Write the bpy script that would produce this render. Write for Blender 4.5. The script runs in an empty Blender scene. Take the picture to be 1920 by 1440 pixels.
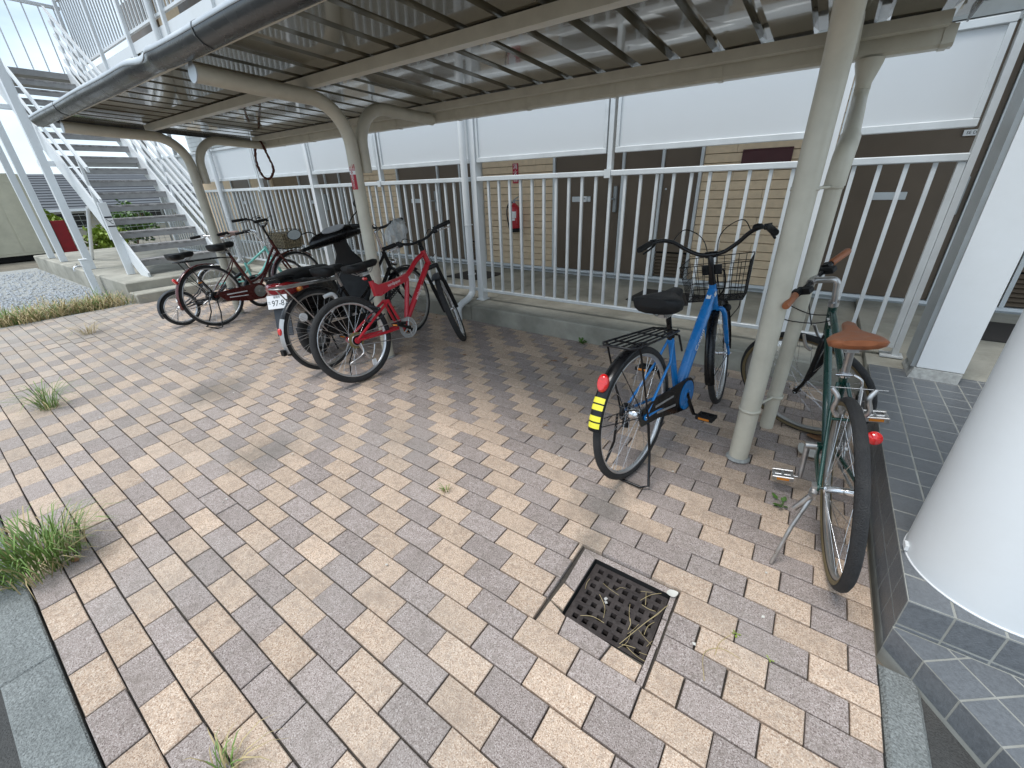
import bpy, math, random
from math import sin, cos, pi, radians
from mathutils import Vector, Matrix
random.seed(11)
SC = bpy.context.scene
COL = SC.collection
# ------------------------------------------------------------------ camera
def unit(v): return Vector(v).normalized()
YAW, PIT, ROL = radians(-35.86392), radians(25.70124), radians(-1.92976)
_fw = Vector((sin(YAW)*cos(PIT), cos(YAW)*cos(PIT), -sin(PIT)))
_r0 = Vector((cos(YAW), -sin(YAW), 0)); _u0 = _r0.cross(_fw)
_r = cos(ROL)*_r0 + sin(ROL)*_u0; _u = -sin(ROL)*_r0 + cos(ROL)*_u0
cam = bpy.data.cameras.new('camera'); camo = bpy.data.objects.new('camera', cam); COL.objects.link(camo)
cam.sensor_width = 36; cam.lens = 36*774.657/1920; cam.clip_start = 0.02; cam.clip_end = 2000
camo.matrix_world = Matrix(((_r.x, _u.x, -_fw.x, 0), (_r.y, _u.y, -_fw.y, 0), (_r.z, _u.z, -_fw.z, 1.38), (0, 0, 0, 1)))
SC.camera = camo
CAM = Vector((0, 0, 1.38))
def project(p):
    v = Vector(p)-CAM; d = v.dot(_fw)
    return (960+774.657*v.dot(_r)/d, 720-774.657*v.dot(_u)/d) if d > 0.05 else None
# ------------------------------------------------------------------ sky, sun, exposure
SUN_EL, SUN_AZ = 67, 205          # degrees; azimuth clockwise from +Y (north)
w = bpy.data.worlds.new('World'); SC.world = w; w.use_nodes = True
nt = w.node_tree; nt.nodes.clear()
def N(t, typ, **kw):
    n = t.nodes.new(typ)
    for k, v in kw.items(): setattr(n, k, v)
    return n
out = N(nt, 'ShaderNodeOutputWorld'); bg = N(nt, 'ShaderNodeBackground'); bg.inputs[1].default_value = 0.068
sky = N(nt, 'ShaderNodeTexSky', sky_type='NISHITA', sun_disc=False)
sky.sun_elevation = radians(SUN_EL); sky.sun_rotation = radians(SUN_AZ)
tc = N(nt, 'ShaderNodeTexCoord'); mp = N(nt, 'ShaderNodeMapping'); mp.inputs['Scale'].default_value = (1, 1, 2.6)
nz = N(nt, 'ShaderNodeTexNoise'); nz.inputs['Scale'].default_value = 3.2; nz.inputs['Detail'].default_value = 7
rp = N(nt, 'ShaderNodeValToRGB'); rp.color_ramp.elements[0].position = 0.34; rp.color_ramp.elements[1].position = 0.58
rp.color_ramp.elements[0].color = (.38, .38, .38, 1)
mx = N(nt, 'ShaderNodeMix', data_type='RGBA'); mx.inputs[7].default_value = (7.3, 8.7, 10.0, 1)
L = nt.links.new
L(tc.outputs['Generated'], mp.inputs[0]); L(mp.outputs[0], nz.inputs['Vector']); L(nz.outputs[0], rp.inputs[0])
L(rp.outputs[0], mx.inputs[0]); L(sky.outputs[0], mx.inputs[6]); L(mx.outputs[2], bg.inputs[0]); L(bg.outputs[0], out.inputs[0])
sl = bpy.data.lights.new('sun', 'SUN'); so = bpy.data.objects.new('sun', sl); COL.objects.link(so)
sl.energy = 1.15; sl.angle = radians(24); sl.color = (1, .98, .95)
_sd = Vector((sin(radians(SUN_AZ))*cos(radians(SUN_EL)), cos(radians(SUN_AZ))*cos(radians(SUN_EL)), sin(radians(SUN_EL))))
so.rotation_euler = _sd.to_track_quat('Z', 'Y').to_euler()
vs = SC.view_settings; vs.view_transform = 'Standard'; vs.look = 'None'; vs.exposure = 1.2; vs.gamma = 1; vs.use_curve_mapping = False
try: SC.cycles.max_bounces = 8
except Exception: pass
# ------------------------------------------------------------------ materials
MATS = {}
def pm(name, col, rough=.5, metal=0, amt=.12, scale=9, bump=0, bscale=60, spec=.5, dirt=None, damt=0, dscale=4, coat=0, det=5):
    if name in MATS: return MATS[name]
    m = bpy.data.materials.new(name); m.use_nodes = True; t = m.node_tree
    b = t.nodes['Principled BSDF']; MATS[name] = m
    b.inputs['Roughness'].default_value = rough; b.inputs['Metallic'].default_value = metal
    b.inputs['Specular IOR Level'].default_value = spec; b.inputs['Coat Weight'].default_value = coat
    g = N(t, 'ShaderNodeNewGeometry')
    n1 = N(t, 'ShaderNodeTexNoise'); n1.inputs['Scale'].default_value = scale; n1.inputs['Detail'].default_value = det
    t.links.new(g.outputs['Position'], n1.inputs['Vector'])
    r = N(t, 'ShaderNodeMapRange'); r.inputs[1].default_value = .25; r.inputs[2].default_value = .75
    r.inputs[3].default_value = 1-amt; r.inputs[4].default_value = 1+amt
    t.links.new(n1.outputs[0], r.inputs[0])
    v = N(t, 'ShaderNodeMix', data_type='RGBA', blend_type='MULTIPLY'); v.inputs[0].default_value = 1
    v.inputs[6].default_value = (*col, 1); t.links.new(r.outputs[0], v.inputs[7]); last = v.outputs[2]
    if dirt:
        n2 = N(t, 'ShaderNodeTexNoise'); n2.inputs['Scale'].default_value = dscale; n2.inputs['Detail'].default_value = 8; n2.inputs['Roughness'].default_value = .65
        t.links.new(g.outputs['Position'], n2.inputs['Vector'])
        r2 = N(t, 'ShaderNodeMapRange'); r2.inputs[1].default_value = .42; r2.inputs[2].default_value = .72; r2.inputs[3].default_value = 0; r2.inputs[4].default_value = damt
        t.links.new(n2.outputs[0], r2.inputs[0])
        d = N(t, 'ShaderNodeMix', data_type='RGBA'); d.inputs[7].default_value = (*dirt, 1)
        t.links.new(r2.outputs[0], d.inputs[0]); t.links.new(last, d.inputs[6]); last = d.outputs[2]
    t.links.new(last, b.inputs['Base Color'])
    r3 = N(t, 'ShaderNodeMapRange'); r3.inputs[1].default_value = .3; r3.inputs[2].default_value = .7
    r3.inputs[3].default_value = max(0, rough-.08); r3.inputs[4].default_value = min(1, rough+.1)
    t.links.new(n1.outputs[0], r3.inputs[0]); t.links.new(r3.outputs[0], b.inputs['Roughness'])
    if bump:
        n3 = N(t, 'ShaderNodeTexNoise'); n3.inputs['Scale'].default_value = bscale; n3.inputs['Detail'].default_value = 4
        t.links.new(g.outputs['Position'], n3.inputs['Vector'])
        bp = N(t, 'ShaderNodeBump'); bp.inputs['Strength'].default_value = bump; bp.inputs['Distance'].default_value = .01
        t.links.new(n3.outputs[0], bp.inputs['Height']); t.links.new(bp.outputs[0], b.inputs['Normal'])
    return m
def brick_mat(name, col, dark, lite, stain):
    m = bpy.data.materials.new(name); m.use_nodes = True; t = m.node_tree; b = t.nodes['Principled BSDF']
    b.inputs['Roughness'].default_value = .88; b.inputs['Specular IOR Level'].default_value = .35
    g = N(t, 'ShaderNodeNewGeometry'); P = g.outputs['Position']
    def noise(s, d=3, ro=.5):
        n = N(t, 'ShaderNodeTexNoise'); n.inputs['Scale'].default_value = s; n.inputs['Detail'].default_value = d; n.inputs['Roughness'].default_value = ro
        t.links.new(P, n.inputs['Vector']); return n.outputs[0]
    def ramp(x, a, bb, c=0, d=1):
        r = N(t, 'ShaderNodeMapRange'); r.inputs[1].default_value = a; r.inputs[2].default_value = bb; r.inputs[3].default_value = c; r.inputs[4].default_value = d
        t.links.new(x, r.inputs[0]); return r.outputs[0]
    def mix(f, a, c, bt='MIX'):
        k = N(t, 'ShaderNodeMix', data_type='RGBA', blend_type=bt)
        for i, x in ((0, f), (6, a), (7, c)):
            if isinstance(x, (int, float)): k.inputs[i].default_value = x
            elif isinstance(x, tuple): k.inputs[i].default_value = (*x, 1)
            else: t.links.new(x, k.inputs[i])
        return k.outputs[2]
    oi = N(t, 'ShaderNodeObjectInfo'); at = N(t, 'ShaderNodeAttribute', attribute_name='rnd')
    ad = N(t, 'ShaderNodeMath', operation='ADD'); t.links.new(oi.outputs['Random'], ad.inputs[0]); t.links.new(at.outputs['Fac'], ad.inputs[1])
    fr = N(t, 'ShaderNodeMath', operation='FRACT'); t.links.new(ad.outputs[0], fr.inputs[0])
    val = ramp(fr.outputs[0], 0, 1, .87, 1.08)
    c = mix(ramp(noise(300, 2), .52, .62), col, lite)
    c = mix(ramp(noise(230, 3), .53, .62, 0, .95), c, dark)
    c = mix(ramp(noise(46, 7, .75), .49, .66, 0, .75), c, stain)
    c = mix(ramp(noise(8, 7, .7), .5, .72, 0, .6), c, stain)
    c = mix(ramp(noise(1.3, 4), .5, .72, 0, .3), c, (.30, .28, .255))
    sx = N(t, 'ShaderNodeSeparateXYZ'); t.links.new(P, sx.inputs[0])
    wv = N(t, 'ShaderNodeMath', operation='MULTIPLY'); t.links.new(ramp(sx.outputs[0], -2.2, -7.5), wv.inputs[0]); t.links.new(ramp(sx.outputs[1], 2.6, 1.2), wv.inputs[1])
    wn = N(t, 'ShaderNodeMath', operation='MULTIPLY'); t.links.new(wv.outputs[0], wn.inputs[0]); t.links.new(ramp(noise(3.5, 5), .3, .7, .35, .95), wn.inputs[1])
    c = mix(wn.outputs[0], c, (.37, .335, .295))
    def blob(x, y, r):      # dark water stain with a ragged edge
        d = N(t, 'ShaderNodeVectorMath', operation='DISTANCE'); t.links.new(P, d.inputs[0]); d.inputs[1].default_value = (x, y, 0)
        a = N(t, 'ShaderNodeMath', operation='MULTIPLY_ADD'); t.links.new(noise(9, 5, .6), a.inputs[0]); a.inputs[1].default_value = r*1.6; t.links.new(d.outputs['Value'], a.inputs[2])
        return ramp(a.outputs[0], r*1.9, r*1.05, 0, .55)
    for bx, by, br in ((-.56, 1.46, .17), (-.5, 1.25, .10), (-3.6, 1.0, .3), (-2.4, .8, .22)): c = mix(blob(bx, by, br), c, (.14, .128, .11))
    c = mix(1, c, val, 'MULTIPLY')
    t.links.new(c, b.inputs['Base Color'])
    bp = N(t, 'ShaderNodeBump'); bp.inputs['Strength'].default_value = .55; bp.inputs['Distance'].default_value = .004
    t.links.new(noise(330, 4, .6), bp.inputs['Height']); t.links.new(bp.outputs[0], b.inputs['Normal'])
    return m
# ------------------------------------------------------------------ mesh helpers
class MB:
    def __init__(s, M=None): s.v = []; s.f = []; s.sm = []; s.M = M; s.at = []
    def add(s, vs, fs, smooth=False, M=None):
        o = len(s.v)
        A = s.M
        if M is not None: A = (A @ M) if A else M
        s.v += [tuple(A @ Vector(p)) for p in vs] if A else [tuple(p) for p in vs]
        s.f += [tuple(i+o for i in f) for f in fs]; s.sm += [smooth]*len(fs)
        return s
    def box(s, x0, x1, y0, y1, z0, z1, b=0, M=None):
        if b <= 0:
            vs = [(x, y, z) for z in (z0, z1) for y in (y0, y1) for x in (x0, x1)]
            fs = [(0, 2, 3, 1), (4, 5, 7, 6), (0, 1, 5, 4), (2, 6, 7, 3), (0, 4, 6, 2), (1, 3, 7, 5)]
            return s.add(vs, fs, False, M)
        vs = []; fs = []
        def c(zz, i):
            return [(x0+i, y0+i+0, zz), (x1-i, y0+i, zz), (x1-i, y1-i, zz), (x0+i, y1-i, zz)]
        rings = [c(z0, b), c(z0+b, 0), c(z1-b, 0), c(z1, b)]
        for r in rings: vs += r
        fs.append((3, 2, 1, 0)); fs.append((12, 13, 14, 15))
        for k in range(3):
            for i in range(4):
                j = (i+1) % 4; fs.append((k*4+i, k*4+j, k*4+4+j, k*4+4+i))
        return s.add(vs, fs, False, M)
    def tube(s, pts, r, seg=8, closed=False, cap=True, M=None, squash=None):
        pts = [Vector(p) for p in pts]; n = len(pts)
        rs = r if isinstance(r, (list, tuple)) else [r]*n
        vs = []; fs = []; up = None
        for i in range(n):
            if closed: t = pts[(i+1) % n]-pts[i-1]
            else: t = pts[min(i+1, n-1)]-pts[max(i-1, 0)]
            t = t.normalized() if t.length > 1e-9 else Vector((0, 0, 1))
            if up is None:
                a = Vector((0, 0, 1)) if abs(t.z) < .9 else Vector((1, 0, 0)); up = t.cross(a).normalized()
            else:
                up = (up-t*up.dot(t)); up = up.normalized() if up.length > 1e-6 else t.orthogonal().normalized()
            sd = t.cross(up)
            for k in range(seg):
                a = 2*pi*k/seg; q = up*cos(a)+sd*sin(a)
                if squash: q = Vector((q.x*squash[0], q.y*squash[1], q.z*squash[2]))
                vs.append(pts[i]+q*rs[i])
        m = n if closed else n-1
        for i in range(m):
            j = (i+1) % n
            for k in range(seg):
                l = (k+1) % seg; fs.append((i*seg+k, j*seg+k, j*seg+l, i*seg+l))
        s.add(vs, fs, True, M)
        if cap and not closed:
            s.add(vs[:seg], [tuple(range(seg))], False, M); s.add(vs[-seg:], [tuple(reversed(range(seg)))], False, M)
        return s
    def ring(s, c, ax, R, r, n=40, seg=8, M=None):
        c = Vector(c); ax = unit(ax); a = ax.orthogonal().normalized(); b = ax.cross(a)
        return s.tube([c+a*R*cos(2*pi*i/n)+b*R*sin(2*pi*i/n) for i in range(n)], r, seg, True, M=M)
    def lathe(s, o, ax, prof, n=24, smooth=True, M=None, closed=False):
        o = Vector(o); ax = unit(ax); a = ax.orthogonal().normalized(); b = ax.cross(a); vs = []; fs = []
        m = len(prof)
        for i in range(n):
            d = a*cos(2*pi*i/n)+b*sin(2*pi*i/n)
            for (rr, h) in prof: vs.append(o+d*rr+ax*h)
        for i in range(n):
            j = (i+1) % n
            for k in range(m if closed else m-1):
                l = (k+1) % m; fs.append((i*m+k, j*m+k, j*m+l, i*m+l))
        return s.add(vs, fs, smooth, M)
    def disc(s, o, ax, R, th, n=24, M=None):
        return s.lathe(o, ax, [(0, -th/2), (R, -th/2), (R, th/2), (0, th/2)], n, False, M)
    def loft(s, secs, smooth=True, cap=True, M=None):
        m = len(secs[0]); vs = [p for q in secs for p in q]; fs = []
        for i in range(len(secs)-1):
            for k in range(m):
                l = (k+1) % m; fs.append((i*m+k, i*m+l, (i+1)*m+l, (i+1)*m+k))
        s.add(vs, fs, smooth, M)
        if cap:
            s.add(secs[0], [tuple(reversed(range(m)))], False, M); s.add(secs[-1], [tuple(range(m))], False, M)
        return s
    def prism(s, poly, y0, y1, M=None):      # polygon in x,z extruded along y
        n = len(poly); vs = [(x, y0, z) for x, z in poly]+[(x, y1, z) for x, z in poly]
        fs = [tuple(range(n)), tuple(reversed(range(n, 2*n)))]+[(i, (i+1) % n+0, (i+1) % n+n, i+n) for i in range(n)]
        return s.add(vs, fs, False, M)
    def mesh(s, name):
        me = bpy.data.meshes.new(name); me.from_pydata(s.v, [], s.f); me.polygons.foreach_set('use_smooth', s.sm); me.update()
        return me
    def build(s, name, mat, parent=None):
        me = s.mesh(name); me.materials.append(mat); return mk(name, me, parent)
def mk(name, me, parent=None, loc=None):
    o = bpy.data.objects.new(name, me); COL.objects.link(o)
    if parent: o.parent = parent
    if loc: o.location = loc
    return o
def tag(o, label=None, cat=None, group=None, kind=None):
    for k, v in (('label', label), ('category', cat), ('group', group), ('kind', kind)):
        if v: o[k] = v
    return o
def empty(name, loc=(0, 0, 0), rot=(0, 0, 0), label=None, cat=None, group=None):
    o = bpy.data.objects.new(name, None); COL.objects.link(o); o.location = loc; o.rotation_euler = rot; o.empty_display_size = .1
    return tag(o, label, cat, group)
def struct(o): o['kind'] = 'structure'; return o
def text_mesh(txt, size, mat, name, parent, M, ext=.0006, align='CENTER'):
    cu = bpy.data.curves.new('txt', 'FONT'); cu.body = txt; cu.size = size; cu.extrude = ext; cu.align_x = align; cu.align_y = 'CENTER'; cu.resolution_u = 3
    ob = bpy.data.objects.new('txt', cu); COL.objects.link(ob)
    dg = bpy.context.evaluated_depsgraph_get(); dg.update()
    me = bpy.data.meshes.new_from_object(ob.evaluated_get(dg)); bpy.data.objects.remove(ob); bpy.data.curves.remove(cu)
    me.materials.clear(); me.materials.append(mat); me.transform(M); me.name = name
    return mk(name, me, parent)
def frame(o, x, y):          # matrix with origin o, local x and y directions
    x = unit(x); y = Vector(y); z = x.cross(y).normalized(); y = z.cross(x)
    return Matrix(((x.x, y.x, z.x, o[0]), (x.y, y.y, z.y, o[1]), (x.z, y.z, z.z, o[2]), (0, 0, 0, 1)))
def bez(p, n=10):            # Catmull-Rom through points
    p = [Vector(q) for q in p]; o = []
    for i in range(len(p)-1):
        a, b, c, d = p[max(i-1, 0)], p[i], p[i+1], p[min(i+2, len(p)-1)]
        for k in range(n):
            t = k/n; o.append(.5*((2*b)+(c-a)*t+(2*a-5*b+4*c-d)*t*t+(3*b-a-3*c+d)*t**3))
    return o+[p[-1]]
M_ = dict(
 beige=pm('beige_paint', (.60, .565, .465), .38, amt=.06, dirt=(.30, .27, .21), damt=.25, dscale=6, coat=.1),
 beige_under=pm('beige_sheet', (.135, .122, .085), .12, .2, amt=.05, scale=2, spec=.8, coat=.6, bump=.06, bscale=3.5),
 grey_fascia=pm('grey_fascia', (.055, .057, .057), .25, .1, amt=.12, dirt=(.1, .1, .1), damt=.3),
 galv_sheen=pm('galvanised_and_sky_sheen', (.55, .57, .58), .45, .5, amt=.15, scale=4),  # bare metal on the arm caps, painted sky sheen on the fascia
 white=pm('white_paint', (.74, .76, .77), .42, amt=.04, scale=3, dirt=(.5, .5, .48), damt=.25, dscale=3),
 alu=pm('white_aluminium', (.66, .69, .70), .36, .15, amt=.05, dirt=(.4, .41, .41), damt=.3, dscale=5),
 dkalu=pm('aluminium_dark', (.32, .34, .345), .4, .3, amt=.08),
 panelw=None,
 siding=pm('beige_siding', (.72, .555, .375), .75, amt=.09, scale=14, bump=.35, bscale=55),
 joint=pm('siding_joint', (.25, .18, .11), .9),
 door=pm('brown_door', (.135, .10, .07), .45, amt=.12, scale=3, spec=.4),
 concrete=pm('concrete', (.385, .365, .31), .9, amt=.22, scale=3.2, bump=.4, bscale=45, dirt=(.12, .125, .10), damt=.65, dscale=1.9, det=9),
 concrete_l=pm('concrete_light', (.36, .365, .35), .9, amt=.3, scale=40, bump=.6, bscale=160, dirt=(.2, .2, .19), damt=.5, dscale=7),
 asphalt=pm('asphalt', (.06, .06, .058), .92, amt=.4, scale=220, bump=.7, bscale=200, dirt=(.12, .11, .1), damt=.4, dscale=5),
 ground=pm('soil', (.16, .14, .11), .95, amt=.3, scale=6, bump=.6, bscale=30, dirt=(.25, .23, .18), damt=.5),
 sand=pm('joint_sand', (.055, .047, .04), .95, amt=.4, scale=60, dirt=(.14, .12, .09), damt=.6, dscale=9),
 tile=pm('grey_tile', (.13, .138, .148), .36, amt=.2, scale=90, bump=.25, bscale=240, dirt=(.17, .18, .19), damt=.45, dscale=22),
 grout=pm('tile_grout', (.31, .31, .285), .9, amt=.2, scale=12, dirt=(.2, .19, .16), damt=.6),
 black=pm('black_paint', (.006, .006, .007), .25, amt=.2, spec=.4),
 blackm=pm('black_plastic', (.009, .009, .0095), .55, spec=.3, amt=.25, scale=20),
 rubber=pm('tyre_rubber', (.022, .022, .023), .78, amt=.3, scale=30, bump=.8, bscale=260, dirt=(.07, .065, .06), damt=.35, dscale=14),
 gumwall=pm('tan_sidewall', (.16, .12, .06), .8),
 chrome=pm('chrome', (.72, .72, .73), .16, 1, amt=.1, scale=18),
 steel=pm('worn_steel', (.52, .52, .52), .33, .9, amt=.2, scale=25, dirt=(.25, .16, .09), damt=.35, dscale=20),
 rim=pm('alloy_rim', (.66, .67, .68), .3, .85, amt=.1),
 rim_d=pm('dull_rim', (.33, .32, .30), .42, .7, amt=.2),
 blue=pm('blue_paint', (.008, .19, .53), .25, amt=.08, coat=.5, dirt=(.06, .2, .42), damt=.3, dscale=9),
 green=pm('green_paint', (.004, .045, .033), .22, .15, amt=.1, coat=.6),
 redp=pm('red_paint', (.50, .012, .026), .32, amt=.1, coat=.3, dirt=(.28, .02, .03), damt=.35, dscale=14),
 maroon=pm('maroon_paint', (.085, .011, .009), .25, .1, amt=.12, coat=.5),
 mint=pm('mint_paint', (.22, .62, .55), .35, amt=.08),
 silver=pm('silver_paint', (.42, .42, .42), .35, .5, amt=.15),
 brownl=pm('brown_leather', (.31, .105, .042), .42, amt=.16, scale=30, bump=.1, bscale=200),
 saddle=pm('black_saddle', (.008, .0085, .0095), .5, spec=.35, amt=.2, bump=.15, bscale=300),
 pink=pm('worn_pink_saddle', (.30, .21, .19), .5, amt=.2),
 redr=pm('red_reflector', (.65, .012, .012), .12, coat=1, amt=.2, scale=120),
 tail=pm('tail_lamp', (.20, .008, .012), .12, coat=1),
 amber=pm('amber', (.60, .20, .02), .2, coat=.8),
 yellow=pm('yellow_tape', (.80, .72, .05), .45, amt=.05),
 whitep=pm('white_print', (.8, .8, .8), .5, amt=.03),
 blackp=pm('black_print', (.02, .03, .03), .6),
 redsign=pm('red_sign', (.42, .012, .03), .45, amt=.06),
 rust=pm('rusty_cast_iron', (.040, .031, .029), .75, .2, amt=.3, scale=30, bump=.6, bscale=120, dirt=(.13, .11, .10), damt=.5, dscale=18),
 kerbm=pm('kerb_granite', (.22, .232, .225), .9, amt=.55, scale=190, bump=.8, bscale=170, dirt=(.11, .12, .115), damt=.5, dscale=6),
 mirror=pm('mirror_face', (.16, .155, .14), .06, .7, amt=.02),
 pit=pm('dark_pit', (.004, .004, .004), 1),
 bag=pm('thin_plastic_bag', (.66, .67, .66), .3, amt=.1),
 tread=pm('stair_tread', (.21, .2, .195), .7, amt=.35, scale=12, dirt=(.5, .49, .48), damt=.9, dscale=13, bump=.4, bscale=60),
 treadd=pm('stair_under', (.30, .295, .29), .6, amt=.15),
 shed=pm('shed_beige', (.62, .59, .46), .6, amt=.07, scale=2, dirt=(.28, .27, .2), damt=.5, dscale=1.2),
 rooft=pm('roof_tile_dark', (.075, .078, .085), .55, amt=.25, scale=6),
 wallw=pm('house_wall', (.42, .38, .30), .85, amt=.1),
 dred=pm('dull_red_board', (.26, .012, .018), .55, amt=.15),
 leaf=pm('leaf_green', (.075, .16, .025), .55, amt=.35, scale=5),
 leafy=pm('leaf_yellow', (.22, .30, .04), .55, amt=.35, scale=5),
 grass=pm('grass_green', (.13, .21, .045), .6, amt=.4, scale=15),
 straw=pm('dry_straw', (.42, .33, .17), .7, amt=.3, scale=15),
 stone=pm('gravel_stone', (.36, .38, .40), .85, amt=.45, scale=60),
 rope=pm('old_rope', (.10, .028, .018), .8, amt=.4, scale=60, bump=.8, bscale=150),
 mat_d=pm('door_mat', (.035, .032, .030), .95, amt=.3, scale=60),
 maroonb=pm('maroon_board', (.07, .015, .018), .4, amt=.1),
 glass=pm('dark_glass', (.02, .022, .024), .08, amt=.1),
 basketl=pm('cream_floral_liner', (.36, .30, .19), .8, amt=.3, scale=40, dirt=(.04, .025, .012), damt=1, dscale=70),
 dkgrey=pm('dark_grey_plastic', (.03, .034, .042), .55, amt=.2),
 lens=pm('grey_lens', (.42, .42, .43), .4),
 deadleaf=pm('dead_leaf', (.26, .13, .06), .8, amt=.3, scale=40),
 petal=pm('pale_litter', (.55, .53, .48), .8),
 splash=pm('white_splash', (.38, .37, .35), .8, amt=.4, scale=90),
 gumyel=pm('rusty_sprocket', (.24, .20, .09), .6, .4, amt=.3, scale=60))
def translucent_white():
    m = bpy.data.materials.new('frosted_panel'); m.use_nodes = True; t = m.node_tree
    b = t.nodes['Principled BSDF']; b.inputs['Base Color'].default_value = (.88, .905, .92, 1); b.inputs['Roughness'].default_value = .38
    tr = N(t, 'ShaderNodeBsdfTranslucent'); tr.inputs[0].default_value = (.85, .88, .9, 1)
    k = N(t, 'ShaderNodeMixShader'); k.inputs[0].default_value = .4
    t.links.new(b.outputs[0], k.inputs[1]); t.links.new(tr.outputs[0], k.inputs[2]); t.links.new(k.outputs[0], t.nodes['Material Output'].inputs[0])
    return m
M_['panelw'] = translucent_white()
# ------------------------------------------------------------------ ground, road, kerbs
PX0, PX1, PY0, PY1 = -.45, -.15, .875, 1.168         # drain pit opening
def holed(name, X0, X1, Y0, Y1, z, mat):
    b = MB(); vs = [(X0, Y0, z), (X1, Y0, z), (X1, Y1, z), (X0, Y1, z), (PX0, PY0, z), (PX1, PY0, z), (PX1, PY1, z), (PX0, PY1, z)]
    b.add(vs, [(0, 1, 5, 4), (1, 2, 6, 5), (2, 3, 7, 6), (3, 0, 4, 7)]); return b.build(name, mat)
ground = struct(holed('ground', -400, 400, -400, 400, -.06, M_['ground']))
road = struct(MB().box(-60, 40, -8, -.335, -.2, -.035).build('road', M_['asphalt']))
kb = MB()
x = -8.4
while x < 2.6:
    kb.box(x, x+.597, -.332+random.uniform(-.003, .003), -.206, -.2, .000+random.uniform(-.003, .001), .005); x += .6
kerb = struct(kb.build('kerb', M_['kerbm']))
kr = MB(); kr.box(.457, .552, -.2, 1.285, -.2, -.004, .01); kerb2 = struct(kr.build('kerb_strip', M_['kerbm']))
apron = struct(MB().box(.555, 3.5, -.2, 1.34, -.2, -.02).build('asphalt_apron', M_['asphalt']))
# ------------------------------------------------------------------ brick paving
BX0, BX1, BY0, BY1 = -7.86, .452, -.2, 3.452
paving = struct(holed('brick_paving', BX0, BX1, BY0, BY1, -.016, M_['sand']))
MT = brick_mat('brick_tan', (.55, .41, .305), (.32, .21, .145), (.73, .62, .51), (.33, .25, .195))
MG = brick_mat('brick_grey', (.35, .288, .262), (.17, .13, .115), (.55, .485, .45), (.215, .178, .152))
LX, WY, OX = .204, .1, -.03
full = {}
for c, mt in ((0, MG), (1, MT)):
    fm = MB(); fm.box(-LX/2+.0024, LX/2-.0024, -WY/2+.0026, WY/2-.0026, -.05, 0, .0022); me = fm.mesh('brick'); me.materials.append(mt); full[c] = me
items = []
HO = (-.517, -.128, .80, 1.20)
j = 0
while BY0+WY*j < BY1-.01:
    y0 = BY0+WY*j; y1 = min(y0+WY, BY1); off = OX-LX/2*(j-10)
    k0 = int(math.floor((BX0-off)/LX)); 
    for k in range(k0, k0+44):
        x0 = off+k*LX; x1 = x0+LX
        if x1 <= BX0+.012 or x0 >= BX1-.012: continue
        c = k % 2
        if random.random() < .03: c = 1-c
        pieces = [(max(x0, BX0), min(x1, BX1), y0, y1)]
        if x1 > HO[0] and x0 < HO[1] and y1 > HO[2]+.03 and y0 < HO[3]-.03:
            pieces = []
            if x0 < HO[0]-.015: pieces.append((x0, HO[0]-.004, y0, y1))
            if x1 > HO[1]+.015: pieces.append((HO[1]+.004, x1, y0, y1))
        for p in pieces:
            isfull = abs((p[1]-p[0])-LX) < .001 and abs(p[3]-p[2]-WY) < .001
            q = [project((a, b, 0)) for a, b in ((p[0], p[2]), (p[1], p[2]), (p[1], p[3]), (p[0], p[3]))]
            area = 0
            if all(q):
                area = abs(sum(q[i][0]*q[(i+1) % 4][1]-q[(i+1) % 4][0]*q[i][1] for i in range(4)))/2
                cx = sum(a for a, b in q)/4; cy = sum(b for a, b in q)/4
                if not (-40 < cx < 1960 and -40 < cy < 1500): area = 0
            items.append((area, p, c, isfull))
    j += 1
items.sort(key=lambda t: -t[0])
def bz(x, y): return .0035*sin(x*1.7+y*2.1)+.0025*sin(x*4.1-y*3.3)-.002
field = {0: MB(), 1: MB()}; fat = {0: [], 1: []}
nb = 0
for area, p, c, isfull in items:
    cx, cy = (p[0]+p[1])/2, (p[2]+p[3])/2; z = bz(cx, cy)+random.uniform(-.0013, .0013)
    R = Matrix.Translation((cx+random.uniform(-.001, .001), cy+random.uniform(-.001, .001), z)) @ Matrix.Rotation(random.uniform(-.007, .007), 4, 'Z') @ Matrix.Rotation(random.uniform(-.006, .006), 4, 'X') @ Matrix.Rotation(random.uniform(-.005, .005), 4, 'Y')
    gx = random.uniform(.0016, .0042) if cx > -.9 and cy < 1.3 else .0024
    if nb < 296 and area > 0:
        if isfull: me = full[c]
        else:
            f = MB(); f.box(p[0]-cx+.0024, p[1]-cx-gx, p[2]-cy+.0024, p[3]-cy-.0024, -.05, 0, .0022); me = f.mesh('brick'); me.materials.append(MT if c else MG)
        o = mk('brick', me, paving); o.matrix_local = R; nb += 1
    else:
        f = field[c]; n0 = len(f.f)
        f.box(p[0]-cx+.0024, p[1]-cx-.0024, p[2]-cy+.0026, p[3]-cy-.0026, -.03, 0, .0022, M=R)
        fat[c] += [random.random()]*(len(f.f)-n0)
for c, mt in ((0, MG), (1, MT)):
    me = field[c].mesh('brick_field'); me.materials.append(mt)
    a = me.attributes.new('rnd', 'FLOAT', 'FACE'); a.data.foreach_set('value', fat[c])
    o = mk('brick_field', me, paving); o['kind'] = 'stuff'
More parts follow.
